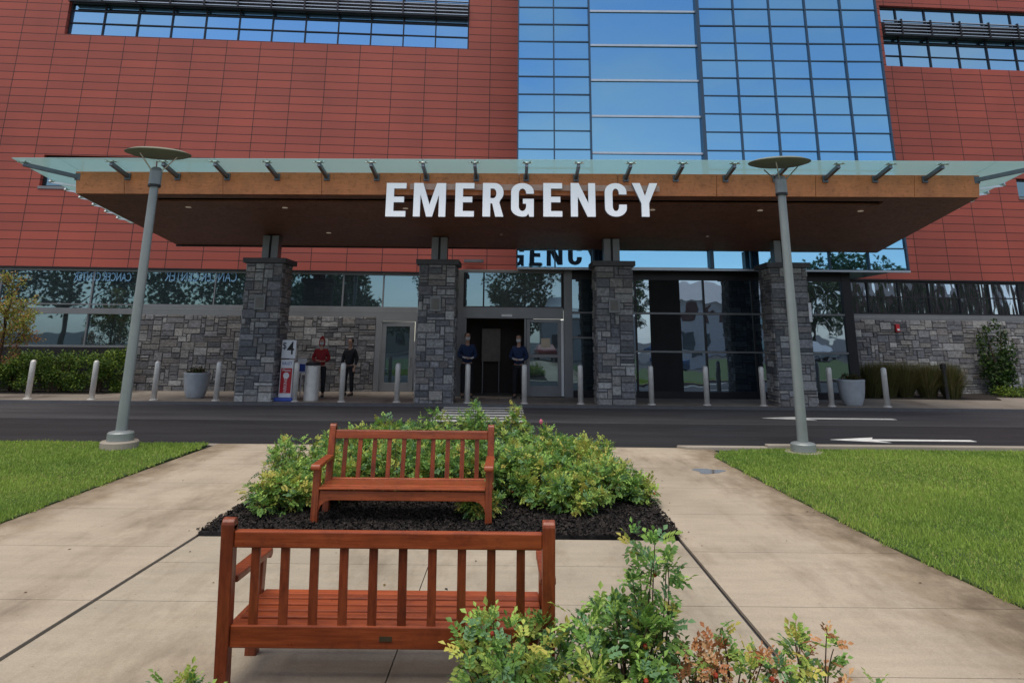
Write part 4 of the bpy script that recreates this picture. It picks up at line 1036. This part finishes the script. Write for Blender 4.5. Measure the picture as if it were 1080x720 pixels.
# climbing shrub on the right wall
def wall_shrub():
    x0 = 17.6; y0 = WY(x0)-.55
    r_ = empty('leafy_shrub', (x0,y0,.08), 'tall sparse dark green shrub against the right stone wall', 'shrub'); rr = random.Random(78)
    T_, L_ = MB(), MB()
    for (tx, tz) in ((-.55,1.9),(-.25,2.3),(.35,2.5),(.55,1.9),(.2,1.5),(-.5,1.2),(.65,1.2)):
        T_.tube([(0,0,0),(tx*.3,-.05,tz*.45),(tx,0,tz)],[.03,.02,.008],6)
        for q in range(7):
            t = .3+.7*q/6; c = (tx*t+rr.uniform(-.12,.12), rr.uniform(-.15,.15), tz*t)
            leafy(L_, rr, c, (.17,.15,.17), 34, .13, .075, [(.02,.05,.012),(.035,.075,.015),(.06,.11,.02)], shell=.2)
    for q in range(9):
        leafy(L_, rr, (rr.uniform(-.4,.4),0,rr.uniform(.2,.9)), (.25,.2,.22), 60, .12, .07, [(.02,.05,.012),(.035,.08,.015)], shell=.2)
    T_.build('stem', M_bark, r_); L_.build('foliage', M_leaf, r_)
wall_shrub()
# ornamental grasses
for k, x in enumerate((12.1,12.75,13.35,14.0,14.65)):
    y = 24.0+.25*math.sin(k); r_ = MB((x,y,.08)); rr = random.Random(400+k)
    for q in range(2400):
        a = rr.uniform(0,6.283); rb = .24*rr.random(); l = rr.uniform(.5,1.25); sp_ = rr.uniform(.02,.75)*(1.5-l*.6)
        b0 = Vector((x+math.cos(a)*rb,y+math.sin(a)*rb,.08)); t1 = b0+Vector((math.cos(a)*sp_*.35,math.sin(a)*sp_*.35,l*.6)); t2 = b0+Vector((math.cos(a)*sp_,math.sin(a)*sp_,l))
        s_ = Vector((-math.sin(a),math.cos(a),0))*.0055; kk = rr.uniform(.6,1.3); col = tuple(c*kk for c in rr.choice([(.12,.13,.04),(.16,.15,.06),(.09,.11,.035),(.20,.16,.08)]))
        r_.add([b0-s_,b0+s_,t1+s_,t1-s_,t2], [(0,1,2,3),(3,2,4)], col)
    nm = ('leftmost','second','middle','fourth','rightmost')[k]
    tag(r_.build('ornamental_grass', M_grass), nm + ' clump of tall ornamental grass before the right stone wall', 'grass clump', 'ornamental grass clumps')
b = MB((14.3,23.5,.08)); b.lathe([(.08,0),(.08,.95)], 14, (14.3,23.5,.08)); r_ = empty('path_light', (14.3,23.5,.08), 'short black bollard light among the ornamental grasses', 'light')
b = MB(); b.lathe([(.07,0),(.07,.95)], 14); b.build('post', M_black, r_); b = MB(); b.lathe([(.10,.96),(.10,1.12),(.03,1.16)], 14); b.build('lamp_head', M_dframe, r_)
# groundcover, right
b = MB((19.2,24.6,.08)); rr = random.Random(9)
for q in range(30):
    leafy(b, rr, (rr.uniform(17.0,21.5), 25.1+rr.uniform(-.5,.5), .22), (.35,.3,.22), 130, .08, .05, [(.10,.17,.02),(.20,.27,.03),(.06,.11,.015)], shell=.2)
tag(b.build('ground_cover', M_leaf), 'low yellow green ground cover before the right stone wall', 'ground cover', kind='stuff')
b = MB(); b.prism([(11.4,23.6),(16.0,23.4),(16.6,24.6),(22,24.3),(26,25.5),(26,26.7),(11.4,25.7)], .08, .10); struct(b.build('planting_soil', M_soil))
b = MB(); b.prism([(-36,WY(-36)-1.8),(-12.9,22.6),(-12.9,WY(-12.9)-.02),(-36,WY(-36)-.02)], .08, .10); struct(b.build('hedge_soil', M_soil))
b = MB(); b.lathe([(.28,0),(.30,.10),(.24,.24),(.10,.32)], 9, (0,0,0)); o = b.build('rock', plain('pale_rock', (.35,.33,.31), .9, 0, .3, 5, .02)); o.location = (20.4,24.2,.08); o.scale = (1.4,1,1); tag(o, 'pale rock at the right end of the ground cover', 'rock')
# fire alarm on the right stone wall
x = 14.25; r_ = empty('alarm_strobe', (x,WY(x)-.10,2.4), 'small red fire alarm strobe on the right stone wall', 'alarm')
b = MB(); b.box(-.07,-.06,-.14,.07,.06,.14); b.build('housing', M_red, r_, bevel=.01); b = MB(); b.box(-.04,-.085,-.09,.04,-.0605,-.02); b.build('lens', M_white, r_)

# ---------------------------------------------------------------- litter bin, price sign, post sign
r_ = empty('litter_bin', (-5.90,21.05,.08), 'round brushed steel litter bin with black top before the stone recess', 'bin')
b = MB(); b.lathe([(.21,0),(.215,.03),(.215,.98),(.20,1.0)], 28); b.build('body', M_brushed, r_)
b = MB(); b.lathe([(.22,1.002),(.225,1.03),(.20,1.08),(.12,1.10)], 28); b.build('rim', M_black, r_)
r_ = empty('price_sign', (-6.60,20.85,.08), 'red and white price sign stand reading $4', 'sign', rz=R(-4))
b = MB(); b.box(-.30,-.22,0,.30,.22,.10); b.build('base', M_blueink, r_, bevel=.02)
b = MB(); b.box(-.19,-.03,.102,.19,.03,1.16); bd = b.build('panel', M_white, r_, bevel=.006)
b = MB(); b.box(-.165,-.036,.22,.165,-.0305,.92); b.build('red_field', M_red, bd)
b = MB(); b.box(-.20,-.03,1.20,.22,.03,1.72); cdm = b.build('price_card', M_white, r_, bevel=.006)
b = MB(); b.box(-.03,-.01,1.161,.03,.01,1.199); b.build('clip', M_black, r_)
text('numeral', '4', .52, (.07,-.034,1.47), (R(90),0,0), M_black, cdm, .002, .004, .85)
text('numeral', '$', .27, (-.12,-.034,1.55), (R(90),0,0), M_black, cdm, .002, .0, .9)
text('lettering', 'VALET', .12, (0,-.034,1.05), (R(90),0,0), M_blueink, bd, .002, .0, .9)
text('lettering', 'Please', .10, (0,-.040,.86), (R(90),0,0), M_white, bd, .002, .0)
text('lettering', 'PARKING', .135, (0,-.040,.42), (R(90),R(-90),0), M_white, bd, .002, .0, .8)
b = MB(); b.lathe([(.09,0),(.09,.004)], 24, M=Matrix.Rotation(R(90),4,'X'), c=(0,-.037,.71)); b.build('badge', M_white, bd)
r_ = empty('parking_sign', (-6.48,21.9,.08), 'small blue and white sign on a thin post beside the litter bin', 'sign')
b = MB(); b.tube([(0,0,0),(0,0,1.1)], .02, 8); b.build('post', M_white, r_)
b = MB(); b.box(-.14,-.03,.72,.14,-.022,1.16); pn = b.build('panel', M_white, r_)
b = MB(); b.box(-.11,-.035,.78,.11,-.0305,1.00); b.build('blue_field', M_blueink, pn)

# ---------------------------------------------------------------- people
M_skin = plain('skin', (.42,.24,.17), .55, 0, .06)
M_hair = plain('hair', (.015,.01,.008), .6)
M_navy = plain('navy_cloth', (.008,.026,.085), .8)
M_cblack = plain('black_cloth', (.012,.012,.015), .85)
M_cred = plain('red_cloth', (.26,.010,.014), .8)
M_mask = plain('pale_mask', (.6,.63,.65), .8)
def skin_mesh(name, verts, edges, rad, mat, parent, sub=2, root=0):
    me = bpy.data.meshes.new(name); me.from_pydata(verts, edges, []); me.update()
    o = bpy.data.objects.new(name, me); C.objects.link(o)
    o.modifiers.new('skin', 'SKIN'); s_ = o.modifiers.new('sub', 'SUBSURF'); s_.levels = sub; s_.render_levels = sub
    for i, r_ in enumerate(rad):
        sv = me.skin_vertices[0].data[i]; sv.radius = (r_, r_) if not hasattr(r_, '__len__') else r_; sv.use_root = (i == root)
    dg = bpy.context.evaluated_depsgraph_get(); m2 = bpy.data.meshes.new_from_object(o.evaluated_get(dg)); bpy.data.objects.remove(o)
    m2.materials.clear(); m2.materials.append(mat)
    m2.polygons.foreach_set('use_smooth', [True]*len(m2.polygons))
    o = bpy.data.objects.new(name, m2); C.objects.link(o)
    if parent is not None: o.parent = parent
    return o
def person(loc, rz, label, jacket, trousers, hair='hair', mask=False, hood=False, stripe=None, sc=1.1, arms='front', seed=0):
    """standing figure, 1.78 m before scaling, facing -Y"""
    r_ = empty('person', loc, label, 'person', None, rz); r_.scale = (sc,)*3
    rr = random.Random(seed)
    hipz, shz = .93, 1.42
    if arms == 'front':   # forearms raised across the waist
        eL, wL, hL = (-.25,.02,1.14), (-.10,-.22,1.10), (-.02,-.25,1.10)
        eR, wR, hR = (.25,.02,1.14), (.12,-.22,1.08), (.04,-.26,1.08)
    else:
        eL, wL, hL = (-.25,.03,1.15), (-.24,-.06,.90), (-.23,-.10,.82)
        eR, wR, hR = (.25,.03,1.15), (.25,-.08,.92), (.24,-.12,.84)
    V = [(0,0,hipz+.03),(0,0,1.15),(0,.01,1.36),(0,.01,1.50),(0,-.01,1.60),(0,-.02,1.68),(0,-.02,1.76),
         (-.14,.01,shz-.05),eL,wL,(.14,.01,shz-.05),eR,wR,
         (-.10,0,.88),(-.115,-.02,.50),(-.12,.02,.09),(-.12,-.13,.04),(.10,0,.88),(.115,-.02,.50),(.12,.02,.09),(.12,-.13,.04)]
    Ed = [(0,1),(1,2),(2,3),(3,4),(4,5),(5,6),(2,7),(7,8),(8,9),(2,10),(10,11),(11,12),(0,13),(13,14),(14,15),(15,16),(0,17),(17,18),(18,19),(19,20)]
    Rd = [(.10,.07),(.09,.065),(.10,.075),.050,(.065,.07),(.088,.10),(.065,.075),.042,.036,.028,.042,.036,.028,.08,.052,.038,.035,.08,.052,.038,.035]
    # fingers: five short chains per hand
    for w_i, h_, sx in ((9,hL,1),(12,hR,-1)):
        w_ = Vector(V[w_i]); hv = Vector(h_); d = (hv-w_).normalized(); side = d.cross(Vector((0,0,1))).normalized() if abs(d.z) < .9 else Vector((1,0,0))
        pi = len(V); V.append(tuple(w_+d*.06)); Rd.append((.038,.018)); Ed.append((w_i,pi))
        for k, fl in enumerate((.060,.075,.080,.072)):
            o_ = side*(.028-.019*k); a = len(V)
            V.append(tuple(w_+d*.10+o_)); V.append(tuple(w_+d*(.10+fl*.55)+o_-Vector((0,0,.012)))); V.append(tuple(w_+d*(.10+fl*.85)+o_-Vector((0,0,.035))))
            Rd += [.010,.009,.007]; Ed += [(pi,a),(a,a+1),(a+1,a+2)]
        a = len(V); V.append(tuple(w_+d*.05+side*.045-Vector((0,0,.01)))); V.append(tuple(w_+d*.10+side*.055-Vector((0,0,.03)))); Rd += [.011,.008]; Ed += [(pi,a),(a,a+1)]
    body = skin_mesh('body', V, Ed, Rd, M_skin, r_)
    # face features
    b = MB(); b.lathe([(.004,-.016),(.013,-.010),(.011,.006),(.004,.02)], 8, (0,-.120,1.655)); b.build('nose', M_skin, body)
    b = MB()
    for sx in (-1,1): b.lathe([(.003,-.006),(.010,0),(.003,.006)], 8, (sx*.034,-.108,1.69))
    b.build('eyes', M_black, body)
    jv = [(0,0,.90),(0,0,1.12),(0,.01,1.34),(0,.01,1.47),(-.155,.01,shz-.03),eL,tuple(Vector(eL).lerp(Vector(wL),.92)),(.155,.01,shz-.03),eR,tuple(Vector(eR).lerp(Vector(wR),.92))]
    je = [(0,1),(1,2),(2,3),(2,4),(4,5),(5,6),(2,7),(7,8),(8,9)]
    j = skin_mesh('jacket', jv, je, [(.17,.13),(.155,.12),(.17,.12),(.085,.085),.082,.064,.048,.082,.064,.048], jacket, r_)
    tv = [(0,0,.96),(-.10,0,.86),(-.118,-.02,.50),(-.12,.02,.10),(.10,0,.86),(.118,-.02,.50),(.12,.02,.10)]
    skin_mesh('trousers', tv, [(0,1),(1,2),(2,3),(0,4),(4,5),(5,6)], [(.14,.11),.105,.075,.062,.105,.075,.062], trousers, r_)
    for sx in (-1,1):
        b = MB(); x = sx*.12; b.hexa([(x-.048,-.20,0),(x+.048,-.20,0),(x+.042,.08,0),(x-.042,.08,0),(x-.035,-.18,.055),(x+.035,-.18,.055),(x+.04,.07,.11),(x-.04,.07,.11)]); b.build('shoe', M_black, r_, bevel=.015)
    if hood:
        skin_mesh('hood', [(0,.03,1.50),(0,.02,1.66),(0,.03,1.76),(0,.06,1.86)], [(0,1),(1,2),(2,3)], [.10,(.115,.115),.085,.03], jacket, r_)
    else:
        skin_mesh('hair', [(0,.04,1.60),(0,.02,1.72),(0,0,1.77)], [(0,1),(1,2)], [.08,(.108,.112),(.08,.09)], M_hair, r_)
    if mask:
        b = MB(); b.hexa([(-.055,-.10,1.575),(.055,-.10,1.575),(.062,-.02,1.58),(-.062,-.02,1.58),(-.05,-.128,1.66),(.05,-.128,1.66),(.075,-.03,1.665),(-.075,-.03,1.665)]); b.build('face_mask', M_mask, r_, bevel=.015)
    if stripe:
        b = MB()
        for (a_, c_) in ((eL,wL),(eR,wR)):
            a_ = Vector(a_); c_ = Vector(c_); b.tube([a_.lerp(c_,.55)+Vector((0,-.035,.0)), a_.lerp(c_,.98)+Vector((0,-.035,.0))], .022, 8)
        b.tube([(-.11,-.27,1.09),(.12,-.27,1.08)], .018, 8)
        b.build('pale_gloves', M_mask, r_)
    return r_
person((-1.42,22.55,.08), R(8), 'person in dark blue jacket and black trousers at the left side of the entrance', M_navy, M_cblack, mask=True, stripe=True, sc=1.12, seed=1)
person((.22,22.45,.08), R(-10), 'person in dark blue jacket and black trousers at the right side of the entrance', M_navy, M_cblack, mask=True, stripe=True, sc=1.09, seed=2)
person((-6.02,22.3,.08), R(10), 'person in red hooded jacket standing behind the litter bin', M_cred, M_cblack, mask=True, hood=True, sc=1.0, seed=3)
person((-5.25,22.9,.08), R(-15), 'person in black clothes beside the person in red', M_cblack, M_cblack, mask=False, arms='down', sc=1.0, seed=4)
# notice board on legs inside the doorway
r_ = empty('notice_board', (-.72,24.3,.08), 'tilted grey notice board inside the dark doorway', 'notice board', rz=R(6))
b = MB(); b.box(-.32,-.02,1.05,.32,.02,2.15); b.build('board', plain('board_grey', (.20,.17,.15), .7), r_)
b = MB(); b.tube([(-.28,0,0),(-.28,0,1.05)], .02, 6); b.tube([(.28,0,0),(.28,0,1.05)], .02, 6); b.build('leg', M_frame, r_)

# ---------------------------------------------------------------- the far side of the street, seen only in the glass
def big_tree(loc, h, rad, seed, lb):
    r_ = empty('broadleaf_tree', loc, lb, 'tree', 'trees across the car park'); rr = random.Random(seed)
    T_, L_ = MB(), MB(); T_.tube([(0,0,0),(.1,0,h*.35),(0,.1,h*.7)], [.32,.24,.10], 8)
    for k in range(8):
        a = k*.8; T_.tube([(0,0,h*(.3+.04*k)),(math.cos(a)*rad*.6,math.sin(a)*rad*.6,h*(.5+.04*k))], [.10,.03], 5)
    for k in range(34):
        a = rr.uniform(0,6.283); q = rr.random()**.5; z = rr.uniform(.28,.95); rz_ = rad*math.sqrt(max(.05,1-((z-.58)/.45)**2))
        leafy(L_, rr, (math.cos(a)*q*rz_,math.sin(a)*q*rz_,h*z), (rad*.30,rad*.30,rad*.26), 110, .5, .36, [(.03,.06,.015),(.045,.09,.02),(.07,.12,.03)], shell=.4)
    T_.build('trunk', M_bark, r_); L_.build('crown', M_leaf, r_)
TT = [(-62,-34,13,6.5,'leftmost tree of the row'),(-52,-32,14,6.5,'second tree from the left of the row'),(-41,-32,14,6.5,'third tree from the left, behind the silver car'),
 (-30,-29,13,6,'tree left of the cream house'),(-21,-30,13,6,'tree before the cream house'),(-12,-36,10,4.5,'tree right of the cream house'),
 (1.5,-38,11,4.6,'tree just left of the low pale house'),(14,-44,10,4.5,'tree between the two pale houses'),(34,-33,11,5,'tree right of the taller pale house'),
 (43,-36,12,5.5,'tree left of the brown brick block'),(58,-34,9,3.6,'tree before the left end of the brick block'),(72,-36,10,3.4,'tree before the middle of the brick block'),(88,-34,11,4.5,'rightmost tree before the brick block')]
for k, (x, y, h_, r0, lb) in enumerate(TT):
    big_tree((x,y,0), h_, r0, 500+k, 'broad green '+lb+', across the street')
def car(loc, rz, mat, lb):
    r_ = empty('parked_car', loc, lb, 'car', 'parked cars mirrored in the glazing', rz)
    prof = [(-2.25,.35),(-2.25,.80),(-2.15,.92),(-1.25,1.0),(-.55,1.46),(.85,1.48),(1.75,1.05),(2.2,.98),(2.28,.75),(2.28,.35)]
    b = MB(); n = len(prof)
    wd = [.86 if z < 1.1 else .66 for x_, z in prof]
    b.add([(x_,-w_,z) for (x_,z),w_ in zip(prof,wd)]+[(x_,w_,z) for (x_,z),w_ in zip(prof,wd)], [tuple(range(n)),tuple(range(2*n-1,n-1,-1))]+[((i+1)%n,i,i+n,(i+1)%n+n) for i in range(n)])
    b.build('body', mat, r_, bevel=.05)
    b = MB(); b.hexa([(-1.15,-.80,1.03),(1.55,-.80,1.06),(1.55,.80,1.06),(-1.15,.80,1.03),(-.52,-.69,1.40),(.83,-.69,1.42),(.83,.69,1.42),(-.52,.69,1.40)]); b.build('window', M_lowg, r_)
    for sx in (-1.4,1.42):
        for sy in (-.8,.8):
            b = MB(); b.tube([(sx,sy-.1,.33),(sx,sy+.1,.33)], .33, 20); wv = b.build('wheel', M_black, r_)
            b = MB(); b.tube([(sx,sy-.11,.33),(sx,sy+.11,.33)], .19, 14); b.build('rim', M_silver, wv)
    for sy in (-.6,.6):
        b = MB(); b.box(-2.28,sy-.16,.66,-2.2,sy+.16,.78); b.build('headlight', M_white, r_)
CM = [plain('silver_car_paint',(.45,.47,.5),.3,.4),plain('dark_car_paint',(.03,.035,.05),.25,.3),plain('white_car_paint',(.75,.76,.78),.3),plain('red_car_paint',(.28,.02,.02),.3),plain('blue_car_paint',(.04,.09,.2),.3)]
CLb = ['leftmost of the row','second from the left of the row','third from the left of the row','before the low pale house','beside the white car','right of the red car','before the tree beside the brick block','before the left end of the brick block','rightmost of the row']
for k, (x, y, c_, nm) in enumerate(((-27,-17,0,'silver'),(-22,-17,1,'dark'),(-17,-16,2,'white'),(-4,-18,2,'white'),(3,-17,3,'red'),(7,-18,1,'dark'),(14,-16,4,'blue'),(20,-17,2,'white'),(27,-17,0,'silver'))):
    car((x,y,0), R(80+7*(k%3)), CM[c_], nm+' car parked across the street, '+CLb[k])
def far_house(loc, w_, d_, h_, mw, mr, lb):
    r_ = empty('far_building', loc, lb, 'building')
    b = MB(); b.box(-w_/2,-d_/2,0,w_/2,d_/2,h_); wl = b.build('wall', mw, r_)
    b = MB(); b.hexa([(-w_/2-.4,-d_/2-.4,h_+.01),(w_/2+.4,-d_/2-.4,h_+.01),(w_/2+.4,d_/2+.4,h_+.01),(-w_/2-.4,d_/2+.4,h_+.01),(-w_/2+1,-.1,h_+2.4),(w_/2-1,-.1,h_+2.4),(w_/2-1,.1,h_+2.4),(-w_/2+1,.1,h_+2.4)]); b.build('roof', mr, r_)
    x = -w_/2+1
    while x < w_/2-1.5:
        for z in (1.0,3.8):
            if z+1.4 < h_:
                b = MB(); b.box(x,d_/2+.01,z,x+1.2,d_/2+.06,z+1.5); b.build('window', M_lowg, r_)
        x += 2.6
far_house((8,-36,0), 9, 8, 4.2, plain('pale_siding',(.6,.6,.58),.7), plain('pale_roof',(.55,.56,.58),.7), 'low pale house with grey roof across the street, mirrored in the glazing')
far_house((24,-32,0), 12, 8, 5.6, plain('white_siding',(.75,.75,.73),.7), plain('light_roof',(.45,.45,.47),.7), 'taller white house across the street, mirrored in the glazing')
far_house((72,-46,0), 46, 10, 10, plain('brown_brick',(.22,.12,.10),.8), M_capstone, 'brown brick block across the car park, mirrored in the glazing')
far_house((-20,-56,0), 16, 10, 6.5, plain('cream_siding',(.5,.46,.38),.8), M_capstone, 'cream house across the car park, mirrored in the glazing')
print('objects', len(bpy.data.objects), 'panes', cnt)
